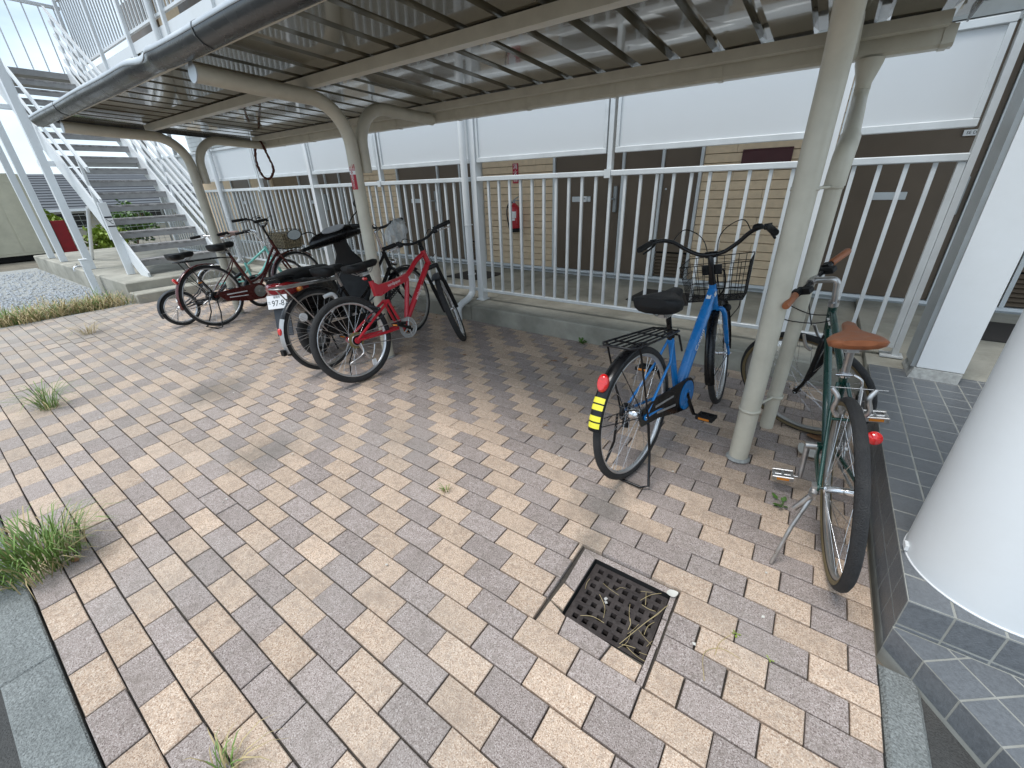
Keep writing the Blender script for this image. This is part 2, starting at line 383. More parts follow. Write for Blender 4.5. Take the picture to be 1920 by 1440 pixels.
# cut pavers round the drain
def cutb(poly, c, z=0):
    f = MB(); n = len(poly); vs = [(x, y, -.055) for x, y in poly]+[(x, y, z-.003) for x, y in poly]
    mx_, my_ = sum(x for x, y in poly)/n, sum(y for x, y in poly)/n
    vs += [(x+(mx_-x)*.03, y+(my_-y)*.03, z) for x, y in poly]
    fs = [tuple(range(2*n, 3*n))]
    for r in (0, 1):
        for i in range(n): fs.append((r*n+i, r*n+(i+1) % n, r*n+n+(i+1) % n, r*n+n+i))
    f.add(vs, fs); f.build('cut_brick', c, paving)
cutb([(-.50, 1.0), (-.452, .985), (-.452, 1.165), (-.508, 1.19)], MG, -.004)
cutb([(-.508, .905), (-.452, .895), (-.452, .98), (-.502, .993)], MT, -.006)
cutb([(-.512, .803), (-.425, .803), (-.432, .873), (-.508, .898)], MT, -.004)
cutb([(-.42, .803), (-.275, .803), (-.262, .868), (-.428, .876)], MG, -.003)
cutb([(-.268, .803), (-.155, .803), (-.152, .862), (-.256, .868)], MT, -.005)
cutb([(-.148, 1.06), (-.131, 1.06), (-.131, 1.19), (-.148, 1.175)], MG, -.004)
cutb([(-.147, .95), (-.130, .95), (-.131, 1.055), (-.148, 1.055)], MG, -.006)
cutb([(-.150, .803), (-.131, .803), (-.132, .945), (-.147, .945)], MG, -.003)
cutb([(-.515, 1.196), (-.452, 1.169), (-.14, 1.168), (-.131, 1.197)], MG, -.012)
# drain with cast grate
dr = empty('floor_drain', (-.30, 1.02, -.03), label='square rusty cast iron drain grate set into the brick paving', cat='drain')
pm_ = MB(); x0, x1, y0, y1 = PX0+.30, PX1+.30, PY0-1.02, PY1-1.02
pm_.add([(x0, y0, 0.02), (x1, y0, .02), (x1, y1, .02), (x0, y1, .02), (x0, y0, -.35), (x1, y0, -.35), (x1, y1, -.35), (x0, y1, -.35)],
        [(0, 1, 5, 4), (1, 2, 6, 5), (2, 3, 7, 6), (3, 0, 4, 7), (4, 5, 6, 7)])
pm_.build('pit', M_['pit'], dr)
gm = MB(); nh = 7; gs = (x1-x0-.008)/(nh*1.0+.75); 
def edges(a, n, p, wbar):
    e = [a]; 
    for i in range(n): e += [a+wbar+i*p, a+wbar+i*p+p*.54]
    return e+[a+wbar+n*p-p*.46+wbar]
ex = edges(x0+.004, 7, .0382, .0235); ey = edges(y0+.004, 7, .0373, .0235); ex[-1] = x1-.004; ey[-1] = y1-.004
nx, ny = len(ex), len(ey)
vs = [(a, b, zz) for zz in (0, -.022) for b in ey for a in ex]; fs = []
def hole(i, j): return i % 2 == 1 and j % 2 == 1
for jj in range(ny-1):
    for ii in range(nx-1):
        a = jj*nx+ii; q = nx*ny
        if not hole(ii, jj): fs.append((a, a+1, a+nx+1, a+nx))
        else:
            fs += [(a, a+q, a+1+q, a+1), (a+1, a+1+q, a+nx+1+q, a+nx+1), (a+nx+1, a+nx+1+q, a+nx+q, a+nx), (a+nx, a+nx+q, a+q, a)]
gm.add(vs, fs); gm.build('grate', M_['rust'], dr)
# ------------------------------------------------------------------ tiled entrance step (right)
step = MB(); step.box(.4709, 3.2, 1.3609, 3.50, -.2, .2096)
d0 = Vector((.467, 1.352, 0)); dd = Vector((.616, -.788, 0)).normalized(); nn = Vector((-dd.y, dd.x, 0)); LZ = .09
_e = d0+dd*.9; _f = Vector((_e.x+1.2, _e.y, 0)); _g = Vector((_f.x, 1.3605, 0)); _p = [d0+Vector((.0012, .0012, 0)), _e, _f, _g, Vector((d0.x+.0012, 1.3605, 0))]
step.add([(*q.xy, -.2) for q in _p]+[(*q.xy, LZ-.001) for q in _p], [(0, 1, 6, 5), (1, 2, 7, 6), (5, 6, 7, 8, 9)])
stepo = struct(step.build('entrance_step', M_['grout']))
def tilebox(x0, x1, y0, y1, z0, z1): MB().box(x0, x1, y0, y1, z0, z1, .0012).build('tile', M_['tile'], stepo)
TP, TQ = .105, .117
i = 0
while .47+TP*i < 1.25:
    x0 = .47+TP*i; jj = 0
    while 1.36+TQ*jj < 3.49:
        y0 = 1.36+TQ*jj
        if (x0-.707)**2+(y0-1.6)**2 > .02 or True:
            tilebox(x0+.003, x0+TP-.003, y0+.003, min(y0+TQ, 3.5)-.003, .2, .2105)
        jj += 1
    # front riser
    tilebox(x0+.003, x0+TP-.003, 1.36, 1.370, .108, .2062); tilebox(x0+.003, x0+TP-.003, 1.36, 1.370, .0905, .1025)
    i += 1
jj = 0
while 1.362+TQ*jj < 3.45:
    y0 = 1.362+TQ*jj; y1 = min(y0+TQ, 3.45)
    for a, b in ((.108, .2062), (.0035, .1025)): tilebox(.47, .480, y0+.003, y1-.003, a, b)
    jj += 1
# diagonal ledge tiles in front
def clipY(poly, ym):
    o = []
    for i in range(len(poly)):
        p, q = poly[i], poly[(i+1) % len(poly)]
        if p.y <= ym: o.append(p)
        if (p.y <= ym) != (q.y <= ym): o.append(p.lerp(q, (ym-p.y)/(q.y-p.y)))
    return o
for i in range(9):
    a = d0+dd*(.103*i+.0028); b = d0+dd*(.103*(i+1)-.0028)
    f = MB(); f.add([(*a.xy, .0), (*b.xy, .0), (*b.xy, LZ-.003), (*a.xy, LZ-.003), (a.x+.006, a.y+.006, 0), (b.x+.006, b.y+.006, 0), (b.x+.006, b.y+.006, LZ-.003), (a.x+.006, a.y+.006, LZ-.003)],
          [(0, 1, 2, 3), (3, 2, 6, 7), (1, 5, 6, 2), (0, 3, 7, 4)]); f.build('tile', M_['tile'], stepo)
    for r in range(8):
        q = clipY([a+nn*(.104*r+.003), b+nn*(.104*r+.003), b+nn*(.104*r+.101), a+nn*(.104*r+.101)], 1.3565)
        if len(q) < 3: continue
        n = len(q); g = MB(); g.add([(*p.xy, LZ-.008) for p in q]+[(*p.xy, LZ) for p in q], [tuple(range(n, 2*n))]+[(k, (k+1) % n, (k+1) % n+n, k+n) for k in range(n)]); g.build('tile', M_['tile'], stepo)
# ------------------------------------------------------------------ concrete: corridor slabs, platform with step
sl_ = MB()
for a, b in ((-14.6, -9.06), (-9.05, -6.045), (-6.035, -3.035), (-3.025, .462)):
    sl_.box(a, b, 3.452, 5.62, -.2, .17, .012)
slab = struct(sl_.build('corridor_floor', M_['concrete']))
slab2 = struct(MB().box(.464, 4.2, 3.503, 5.62, -.2, .205).build('corridor_floor_east', M_['concrete']))
pl = MB(); pl.box(-14.6, -8.12, 1.7, 3.448, -.2, .26, .015); pl.box(-8.118, -7.80, 1.702, 3.448, -.2, .13, .012)
platform = struct(pl.build('concrete_platform', M_['concrete']))
# gravel yard, individual stones joined
gv = MB(); random.seed(5)
for i in range(5200):
    x = -8.7-5.6*random.random()**1.15; y = random.uniform(-1.2, 1.66)
    if random.random() < .3: x = random.uniform(-10.5, -8.6)
    r = random.uniform(.012, .028); c = Vector((x, y, -.045+random.uniform(0, .02)))
    vs = [c+Vector((random.uniform(.7, 1.2)*a*r, random.uniform(.7, 1.2)*b*r, random.uniform(.5, .9)*d*r)) for a, b, d in ((1, 0, 0), (0, 1, 0), (-1, 0, 0), (0, -1, 0), (0, 0, 1))]
    gv.add(vs, [(0, 1, 4), (1, 2, 4), (2, 3, 4), (3, 0, 4)])
gravel = tag(gv.build('gravel', M_['stone']), 'pale blue grey gravel spread beside the concrete platform', 'gravel', kind='stuff')
struct(MB().box(-15, -7.95, -2.5, 1.699, -.2, -.045).build('gravel_bed', M_['concrete_l']))
struct(MB().box(-7.95, -7.863, -.3, 1.699, -.2, -.006, .006).build('edging_kerb', M_['concrete_l']))
# ------------------------------------------------------------------ apartment building
WY0 = 5.55
bld = empty('apartment_building', (-3, WY0, .17), label='two storey apartment building with beige siding, brown doors and open corridors', cat='building')
def part(name, mb, mat, parent=bld):
    mb.M = None
    o = mb.build(name, mat); o.parent = parent
    o.matrix_parent_inverse = Matrix.Translation(parent.location).inverted() if parent.parent is None else Matrix.Translation(parent.parent.location).inverted()
    return o
PER = 3.19
wl = MB(); wl.box(-14.6, 4.2, 5.60, 5.8, 0, 6.3); part('wall', wl, M_['joint'])
lint = MB()
for i in range(7): lint.box(-14.6, 4.2, 5.548-.004*(i % 2), 5.60, 2.46+.10*i, 2.555+.10*i)
part('lintel_siding', lint, M_['alu'])
sk = MB(); sk.box(-14.6, 4.2, 5.535, 5.598, .172, .245); part('skirting', sk, M_['white'])
st_ = MB(); st_.box(-14.6, 4.2, 5.50, 5.534, .2, .216); part('sill_strip', st_, M_['dkalu'])
SH = .0917
bl = {}
def sidingblock(x0, x1, z0):
    w_ = round(x1-x0, 3)
    if w_ not in bl:
        b = MB(); b.box(0, w_, 0, .046, 0, SH-.006, .003); me = b.mesh('siding_block'); me.materials.append(M_['siding']); bl[w_] = me
    o = mk('siding_block', bl[w_], bld); o.matrix_parent_inverse = Matrix.Translation(bld.location).inverted(); o.location = (x0, 5.554, z0)
def doorset(xs):          # xs = left edge of the brown door group, width 1.93
    f = MB()               # aluminium frame
    for a in (xs, xs+.985, xs+1.47, xs+1.90): f.box(a, a+.032, 5.525, 5.599, .247, 2.45)
    f.box(xs+.032, xs+1.90, 5.527, 5.599, 2.40, 2.448); part('door_frame', f, M_['alu'])
    d = part('door', MB().box(xs+.036, xs+.981, 5.552, 5.590, .252, 2.396, .003), M_['door'])
    h = MB(); h.box(xs+.905, xs+.945, 5.510, 5.551, 1.02, 1.33, .006); h.tube([(xs+.925, 5.515, 1.18), (xs+.925, 5.48, 1.18), (xs+.84, 5.478, 1.18)], .009, 8)
    hh = h.build('door_handle', M_['dkalu']); hh.parent = d
    m = MB(); xm = xs+.30
    m.box(xm, xm+.27, 5.540, 5.551, 1.145, 1.212, .004); m.box(xm+.03, xm+.24, 5.534, 5.5405, 1.165, 1.18); m.box(xm+.03, xm+.24, 5.536, 5.5405, 1.185, 1.197)
    mm = m.build('mail_slot', M_['alu']); mm.parent = d
    part('fixed_panel', MB().box(xs+1.019, xs+1.468, 5.556, 5.590, .252, 2.396, .003), M_['door'])
    q = part('meter_door', MB().box(xs+1.504, xs+1.898, 5.553, 5.590, .56, 2.396, .003), M_['door'])
    k = MB(); k.lathe((xs+1.55, 5.552, 1.28), (0, -1, 0), [(0, .016), (.011, .012), (.011, 0)], 10)
    kk = k.build('knob', M_['alu']); kk.parent = q
    for i in range(7):
        z = .262+i*.041; lv = MB(); lv.add([(xs+1.506, 5.545, z), (xs+1.896, 5.545, z), (xs+1.896, 5.575, z+.03), (xs+1.506, 5.575, z+.03), (xs+1.506, 5.551, z-.004), (xs+1.896, 5.551, z-.004), (xs+1.896, 5.581, z+.026), (xs+1.506, 5.581, z+.026)],
            [(0, 1, 2, 3), (4, 7, 6, 5), (0, 4, 5, 1), (2, 6, 7, 3), (0, 3, 7, 4), (1, 5, 6, 2)]); part('louvre_slat', lv, M_['door'])
    part('louvre_back', MB().box(xs+1.504, xs+1.898, 5.583, 5.597, .25, .558), M_['pit'])
for u in range(-3, 2):
    xs = -3.185+PER*u
    if xs > -14 and xs < 1: doorset(xs)
    a = xs+1.935; b = xs+PER-.003                 # siding to the right of it
    if a < -10.5: continue
    nrow = 17 if a > -7.9 else 16
    for r in range(24):
        z0 = .249+SH*r
        off = (.0, .32, .16)[r % 3]
        cuts = [a, a+.32+off, a+.32+off+.64, b]
        cuts = [c for c in cuts if a <= c <= b]
        if r > nrow:   # hidden behind the screens: whole width
            cuts = [a, b]
        if a > .1 and r > 16: continue
        for q0, q1 in zip(cuts[:-1], cuts[1:]):
            if q1-q0 > .02: sidingblock(q0+.0015, q1-.0015, z0)
sdb = MB(); sdb.box(-14.6, -10.75, 5.554, 5.599, .25, 2.45); part('siding_far', sdb, M_['siding'])
# ceiling, upper floor, roof
cl = MB(); cl.box(-14.6, 4.2, 3.55, 5.599, 3.16, 3.29); part('corridor_ceiling', cl, M_['white'])
fb = MB()
for i in range(4): fb.box(-14.6, 4.2, 3.45-.006*(i % 2), 3.548, 3.06+.15*i, 3.206+.15*i)
part('fascia', fb, M_['white'])
uf = MB(); uf.box(-14.6, 4.2, 3.55, 5.6, 3.30, 3.60); part('upper_floor', uf, M_['concrete'])
uw = MB(); uw.box(-14.6, 4.2, 5.56, 5.599, 3.61, 6.3); part('upper_wall', uw, M_['siding'])
for u in range(-4, 1):
    xs = -3.185+PER*u; part('upper_door', MB().box(xs, xs+1.9, 5.52, 5.559, 3.65, 5.8), M_['door'])
ro = MB(); ro.box(-15, 4.6, 3.0, 9.5, 6.3, 6.5); part('roof', ro, M_['rooft'])
bk = MB(); bk.box(-14.6, 4.2, 5.801, 9.4, 0, 6.29); part('rear_wall', bk, M_['wallw'])
# pillar near the entrance
pil = MB(); pil.box(.685, .90, 3.40, 3.62, .27, 3.16, .004); part('pillar', pil, M_['white'])
pf = MB()
pf.add([(.655, 3.36, .211), (.885, 3.36, .211), (.905, 3.64, .211), (.655, 3.64, .211), (.675, 3.385, .268), (.895, 3.385, .268), (.905, 3.63, .268), (.675, 3.63, .268)],
       [(0, 1, 5, 4), (1, 2, 6, 5), (2, 3, 7, 6), (3, 0, 4, 7), (4, 5, 6, 7)]); part('pillar_foot', pf, M_['concrete_l'])
ps = MB(); ps.box(.660, .684, 3.41, 3.64, .27, 3.16); part('pillar_side_trim', ps, M_['dkalu'])
# ------------------------------------------------------------------ corridor railing bays with posts and bars
RY = 3.75
def bay(x0, x1, label, endpost=None, far=False):
    t = empty('corridor_railing', (x0, RY, .17), label=label, cat='railing', group='white corridor railings along the ground floor')
    inv = Matrix.Translation(t.location).inverted()
    def p(n, b, m=M_['alu']):
        o = b.build(n, m, t); o.matrix_parent_inverse = inv; return o
    p('top_rail', MB().box(x0, x1, RY-.028, RY+.028, 1.425, 1.468, .005))
    p('bottom_rail', MB().box(x0, x1, RY-.02, RY+.02, .272, .302, .003))
    n = int(round((x1-x0)/.1325)); bm = MB().box(-.0115, .0115, -.0115, .0115, .303, 1.424); me = bm.mesh('bar'); me.materials.append(M_['alu'])
    for i in range(1, n):
        o = mk('bar', me, t); o.matrix_parent_inverse = inv; o.location = (x0+(x1-x0)*i/n, RY, 0)
    return t, p
bays = [(-.045, .60, 'short white corridor railing beside the entrance pillar'), (-3.06, -.115, 'white corridor railing behind the blue bicycle'),
        (-6.06, -3.14, 'white corridor railing behind the black scooter'), (-9.06, -6.14, 'white corridor railing behind the maroon bicycle'), (-12.06, -9.14, 'white corridor railing behind the staircase')]
for i, (a, b, l) in enumerate(bays):
    t, p = bay(a, b, l)
    if i >= 1:
        mpx = (a+b)/2-.02
        p('mid_post', MB().box(mpx-.02, mpx+.02, RY-.005, RY+.05, 1.469, 3.16))
        p('bracket', MB().box(mpx-.028, mpx+.028, RY-.036, RY-.0285, 1.41, 1.478))
    if i == 0:
        p('end_post', MB().box(.602, .635, RY-.03, RY+.03, .212, 3.16)); p('end_stile', MB().box(.565, .60, RY-.0195, RY+.0195, .303, 1.424))
        p('base_plate', MB().box(.54, .665, RY-.05, RY+.06, .2115, .222))
# main posts of the building frame
for i, xp in enumerate((-.08, -3.10, -6.10, -9.10, -12.1)):
    mp_ = MB(); mp_.box(xp-.034, xp+.034, RY-.03, RY+.06, .172, 3.16, .004); mp_.box(xp-.05, xp+.05, RY-.05, RY+.08, .1705, .185)
    part('main_post', mp_, M_['white'])
# rain pipes on the building front
def rainpipe(xp, label):
    t = empty('rain_pipe', (xp, 3.66, .05), label=label, cat='drainpipe', group='white rain pipes on the corridor posts')
    inv = Matrix.Translation(t.location).inverted()
    b = MB(); b.tube([(xp, 3.665, 3.3), (xp, 3.665, .36)]+bez([(xp, 3.665, .34), (xp, 3.65, .26), (xp+.01, 3.56, .21), (xp+.02, 3.44, .185), (xp+.025, 3.375, .14), (xp+.03, 3.36, .06), (xp+.03, 3.36, .01)], 5), .036, 14)
    o = b.build('pipe', M_['white'], t); o.matrix_parent_inverse = inv
    for z in (.47, 1.0, 2.0):
        c = MB(); c.lathe((xp, 3.665, z), (0, 0, 1), [(.037, -.004), (.041, -.004), (.041, .004), (.037, .004)], 14); c.box(xp-.012, xp+.012, 3.70, 3.73, z-.006, z+.006)
        o = c.build('clip', M_['white'], t); o.matrix_parent_inverse = inv
rainpipe(-3.17, 'white rain pipe on the corridor post right of the red bicycle')
rainpipe(-8.92, 'white rain pipe on the corridor post beside the staircase')
# frosted wind screens
edges_ = [(-.04, .585), (-1.56, -.12), (-3.06, -1.64), (-4.56, -3.14), (-6.06, -4.64), (-7.56, -6.14), (-9.06, -7.64), (-10.6, -9.14), (-12.06, -10.64)]
names = ['nearest the entrance pillar', 'above the blue bicycle', 'right of the long rain pipe above the fire extinguisher', 'left of the long rain pipe', 'behind the middle shelter post', 'left of the middle shelter post', 'behind the hanging rope loop', 'behind the stair handrails', 'farthest along the corridor']
for (a, b), nm_ in zip(edges_, names):
    t = empty('wind_screen', (a, RY+.03, 1.6), label='frosted white wind screen panel '+nm_, cat='wind screen', group='frosted wind screens above the railings')
    inv = Matrix.Translation(t.location).inverted()
    def p(n, bb, m):
        o = bb.build(n, m, t); o.matrix_parent_inverse = inv
    p('panel', MB().box(a+.025, b-.025, RY+.006, RY+.012, 1.64, 2.06), M_['panelw'])
    f = MB(); f.box(a, b, RY-.012, RY+.028, 1.597, 1.64, .004); f.box(a, b, RY-.012, RY+.028, 2.06, 2.10, .004); f.box(a, a+.027, RY-.010, RY+.026, 1.641, 2.059); f.box(b-.027, b, RY-.010, RY+.026, 1.641, 2.059)
    p('screen_frame', f, M_['alu'])
# upper balcony railing (seen over the shelter at far left)
t = empty('upper_balcony_railing', (-12.9, 3.47, 3.66), label='white barred upper balcony railing above the shelter roof', cat='railing')
inv = Matrix.Translation(t.location).inverted()
def p(n, b, m=M_['white']):
    o = b.build(n, m, t); o.matrix_parent_inverse = inv
p('bottom_rail', MB().box(-12.9, 4.0, 3.45, 3.49, 3.775, 3.81)); p('top_rail', MB().box(-12.9, 4.0, 3.44, 3.50, 4.78, 4.83))
me = MB().box(-.012, .012, -.012, .012, 3.81, 4.78).mesh('bar'); me.materials.append(M_['white'])
x = -12.8
while x < -4.0:
    o = mk('bar', me, t); o.matrix_parent_inverse = inv; o.location = (x, 3.47, 0); x += .1325
for xp in (-12.9, -11.4, -9.95, -8.45, -6.95, -5.4): p('post', MB().box(xp-.03, xp+.03, 3.40, 3.452, 3.2, 6.3))
up_ = MB(); up_.tube([(-8.75, 3.39, 3.0), (-8.75, 3.39, 6.2)], .04, 12); p('rain_pipe_upper', up_)
# things on the wall
pl_ = MB(); pl_.box(-.87, -.41, 5.538, 5.552, 1.45, 1.645, .003); pl_.tube([(-.86, 5.536, 1.63), (-.42, 5.536, 1.635)], .003, 5)
b_ = tag(pl_.build('name_board', M_['maroonb']), 'blank dark maroon board on the siding above the blue bicycle', 'board')
b_['label'] = 'dark maroon board fixed on the siding behind the right shelter post'
es = empty('extinguisher_sign', (-3.82, 5.55, 1.40), label='narrow red sign with white characters above the fire extinguisher', cat='sign')
s_ = MB().box(-.048, .048, -.007, .002, 0, .26, .001).build('plate', M_['redsign'], es)
for i, ch in enumerate('消火器'):
    text_mesh(ch, .078, M_['whitep'], 'lettering', s_, frame((0, -.0076, .215-.082*i), (1, 0, 0), (0, 0, 1)))
fe = empty('fire_extinguisher', (-3.79, 5.45, .74), label='red fire extinguisher with black hose hung on the beige siding', cat='fire extinguisher')
f = MB(); f.lathe((0, 0, 0), (0, 0, 1), [(0, .05), (.08, .05), (.083, .07), (.083, .30), (.075, .345), (.045, .375), (.026, .385), (.024, .40), (0, .40)], 24); f.build('cylinder', M_['redp'], fe)
f = MB(); f.lathe((0, 0, 0), (0, 0, 1), [(0, 0), (.075, 0), (.082, .012), (.084, .055), (.07, .056)], 24); f.build('base_cup', M_['blackm'], fe)
f = MB(); f.tube([(0, 0, .39), (0, 0, .42)], .02, 10); f.tube([(-.02, 0, .42), (.03, 0, .435), (.085, 0, .428)], .009, 6); f.tube([(-.02, 0, .43), (.03, 0, .462), (.08, 0, .485)], .008, 6); f.build('valve_handle', M_['dkalu'], fe)
f = MB(); f.tube(bez([(-.02, 0, .40), (-.07, -.01, .41), (-.112, -.02, .34), (-.115, -.03, .24), (-.09, -.03, .1), (-.07, -.03, .03)], 6), .011, 8); f.build('hose', M_['black'], fe)
f = MB()
for a0, a1, z0, z1 in ((-1.9, -.7, .2, .29), (-1.9, -.9, .165, .196)):
    n = 8; vs = []
    for k in range(n+1):
        a = a0+(a1-a0)*k/n; vs += [(.0845*cos(a), .0845*sin(a), z0), (.0845*cos(a), .0845*sin(a), z1)]
    f.add(vs, [(2*k, 2*k+2, 2*k+3, 2*k+1) for k in range(n)])
f.build('paper_label', M_['whitep'], fe)
for i, (x, y, l) in enumerate(((-1.30, 4.78, 'dark doormat on the corridor floor behind the blue bicycle'), (-4.12, 4.83, 'dark doormat on the corridor floor behind the long rain pipe'), (1.5, 4.76, 'dark doormat on the corridor floor right of the entrance pillar'))):
    z = .172 if x < .4 else .207
    m = MB(); m.add([(x-.33, y-.28, z), (x+.2, y-.3, z), (x+.33, y-.2, z), (x+.33, y+.3, z), (x-.3, y+.32, z), (x-.33, y-.28, z+.01), (x+.2, y-.3, z+.01), (x+.33, y-.2, z+.01), (x+.33, y+.3, z+.01), (x-.3, y+.32, z+.01)],
        [(5, 6, 7, 8, 9), (0, 1, 6, 5), (1, 2, 7, 6), (2, 3, 8, 7), (3, 4, 9, 8), (4, 0, 5, 9)])
    tag(m.build('doormat', M_['mat_d']), l, 'doormat', 'dark doormats in the corridor')
st2 = empty('notice_label', (-2.70, 5.53, 1.18), label='small white printed label stuck across a brown door mail slot', cat='label')
MB().box(-.036, .036, -.003, .003, -.035, .035).build('paper', M_['whitep'], st2)
text_mesh('079', .03, M_['blackp'], 'lettering', st2, frame((0, -.0035, 0), (1, 0, 0), (0, 0, 1)))
st3 = empty('door_plate', (.86, 5.53, 1.66), label='small pale plate with dark letters on the brown door by the pillar', cat='plate')
MB().box(-.06, .06, -.003, .018, -.022, .022).build('plate', M_['whitep'], st3)
text_mesh('SE DC', .032, M_['blackp'], 'lettering', st3, frame((0, -.0035, 0), (1, 0, 0), (0, 0, 1)))
# big round column at right
rc = empty('round_column', (.707, 1.607, .2105), label='large round white column standing on the grey tiled step', cat='column')
c = MB(); c.lathe((0, 0, 0), (0, 0, 1), [(.2235, .0063), (.224, 3.4), (0, 3.4)], 72); c.build('shaft', M_['white'], rc)
c = MB(); c.lathe((0, 0, 0), (0, 0, 1), [(.21, 0), (.2262, 0), (.2262, .006), (.215, .0062)], 72); c.build('base_seal', M_['whitep'], rc)
c = MB()
for z in (.02,): c.box(-.232, -.222, -.03, .0, z-.005, z+.014)
c.build('seam_clip', M_['white'], rc)
# ------------------------------------------------------------------ bicycle shelter
sh = empty('bicycle_shelter', (-2.985, 2.215, 0), label='beige steel bicycle shelter with ribbed lean-to roof on curved posts', cat='shelter')
SI = Matrix.Translation(sh.location).inverted()
def sp(n, b, m=M_['beige'], parent=sh):
    o = b.build(n, m, parent); o.matrix_parent_inverse = SI; return o
def roofz(y): return 2.062-.045*(y-1.93)
PXS = (-.092, -2.985, -5.88)
PR = .047
for xp in PXS:
    pts = [(xp, 2.215, 0), (xp, 2.215, .8), (xp, 2.205, 1.55)]+[(xp, 1.92+.285*cos(a), 1.662+.288*sin(a)) for a in [radians(d) for d in range(0, 91, 10)]]+[(xp, 1.6, 1.963), (xp, 1.275, 1.983)]
    b = MB(); b.tube(pts, PR, 20); post = sp('post', b)
    c = MB(); c.tube([(xp, 1.275, 1.983), (xp, 1.268, 1.9835)], PR+.003, 20); sp('end_cap', c, M_['galv_sheen'])
    pts = [(xp, 2.30, 1.50), (xp, 2.30, 1.58)]+[(xp, 2.555-.255*cos(a), 1.68+.258*sin(a)) for a in [radians(d) for d in range(0, 91, 10)]]+[(xp, 2.8, 1.925), (xp, 3.075, 1.912)]
    b = MB(); b.tube(pts, PR-.004, 20); sp('brace_arm', b)
    g = MB(); g.lathe((xp, 2.215, 0), (0, 0, 1), [(.06, 0), (.052, .012), (PR, .014)], 18); sp('foot_collar', g, M_['concrete_l'])
# ribbed roof sheet: flat pans and narrow raised ribs running front to back
RX0, RX1, RYF, RYB = -6.30, .32, 1.22, 3.13
b = MB(); prof = []; x = RX1
ribs = [-.221+.2325*k for k in range(2, -27, -1)]
prof = [(RX1, 0)]
for rx in ribs:
    if rx+.04 < RX1 and rx-.04 > RX0: prof += [(rx+.030, 0), (rx+.018, .034), (rx-.018, .034), (rx-.030, 0)]
prof.append((RX0, 0))
ys = [RYF, 1.5, 1.8, 2.2, 2.5, 2.75, 2.95, RYB]
for side in (0, 1):
    vs = []; fs = []; n = len(prof)
    for yi, y in enumerate(ys):
        for i, (px_, h) in enumerate(prof):
            wob = .0012*sin(px_*2.3+y*2.1)
            if px_ > -1.3: wob += .003*sin(px_*5.1)*sin((y-1.2)*2.6)
            vs.append((px_, y, roofz(y)+h+wob+(.004 if side else 0)))
    for yi in range(len(ys)-1):
        for i in range(n-1):
            a = yi*n+i; q = (a, a+1, a+n+1, a+n); fs.append(q if side else q[::-1])
    b.add(vs, fs, False)
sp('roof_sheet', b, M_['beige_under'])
# purlins
for y, h in ((1.955, .056), (3.02, .05)):
    q = MB(); z = roofz(y)-.006
    q.box(RX0+.32, RX1-.06, y-.03, y-.026, z-h, z); q.box(RX0+.32, RX1-.06, y-.026, y+.03, z-h, z-h+.004); q.box(RX0+.32, RX1-.06, y-.026, y+.03, z-.004, z)
    q.box(RX0+.32, RX1-.06, y+.0305, y+.034, z-h, z)
    sp('purlin', q)
q = MB(); z = roofz(1.285)-.006; q.box(RX0+.4, RX1-.05, 1.262, 1.30, z-.045, z, .003); sp('purlin', q)
# front fascia gutter with dent
FSEC = [(1.262, 2.028), (1.235, 2.018), (1.195, 2.034), (1.172, 2.058), (1.165, 2.085), (1.172, 2.108), (1.192, 2.120), (1.225, 2.122), (1.262, 2.112), (1.262, 2.107), (1.225, 2.116), (1.195, 2.112), (1.178, 2.100), (1.176, 2.085), (1.182, 2.062), (1.20, 2.042), (1.236, 2.025), (1.262, 2.034)]
def fsec(x, pts, off=0):
    d = math.exp(-((x+3.42)/.13)**2); d2 = math.exp(-((x+3.22)/.05)**2); o = []
    for y, z in pts:
        n = Vector((y-1.225, z-2.07)).normalized()*off
        o.append((x, y+n.x+.028*d*(1 if 2.04 < z < 2.115 else .3)-.010*d2, z+n.y-.014*d*(1 if z > 2.08 else -.6)+.002*sin(x*5)))
    return o
xs = []; x = RX0-.08
while x < RX1+.06: xs.append(x); x += .04 if -3.9 < x < -3.0 else .25
xs.append(RX1+.06)
b = MB(); b.loft([fsec(x, FSEC) for x in xs], True, True); sp('front_fascia', b, M_['grey_fascia'])
up_ = FSEC[4:9]; b = MB(); b.loft([fsec(x, up_, .0025)+list(reversed(fsec(x, up_, .0008))) for x in xs], True, True); sp('fascia_sky_sheen', b, M_['galv_sheen'])  # pale strip paints the sky's reflection along the fascia's upper curve
for x in (-5.4, -2.62, -.9): b = MB(); b.loft([fsec(q, FSEC[1:8], .0042)+list(reversed(fsec(q, FSEC[1:8], .001))) for q in (x, x+.012)], False, True); sp('fascia_joint', b, M_['grey_fascia'])
# end trims of the sheet
for x in (RX0-.004, RX1+.002):
    q = MB(); q.add([(x, RYF, roofz(RYF)-.03), (x, RYB, roofz(RYB)-.03), (x, RYB, roofz(RYB)+.045), (x, RYF, roofz(RYF)+.045), (x+.006, RYF, roofz(RYF)-.03), (x+.006, RYB, roofz(RYB)-.03), (x+.006, RYB, roofz(RYB)+.045), (x+.006, RYF, roofz(RYF)+.045)],
        [(0, 3, 2, 1), (4, 5, 6, 7), (0, 1, 5, 4), (3, 7, 6, 2)]); sp('edge_trim', q, M_['grey_fascia'])
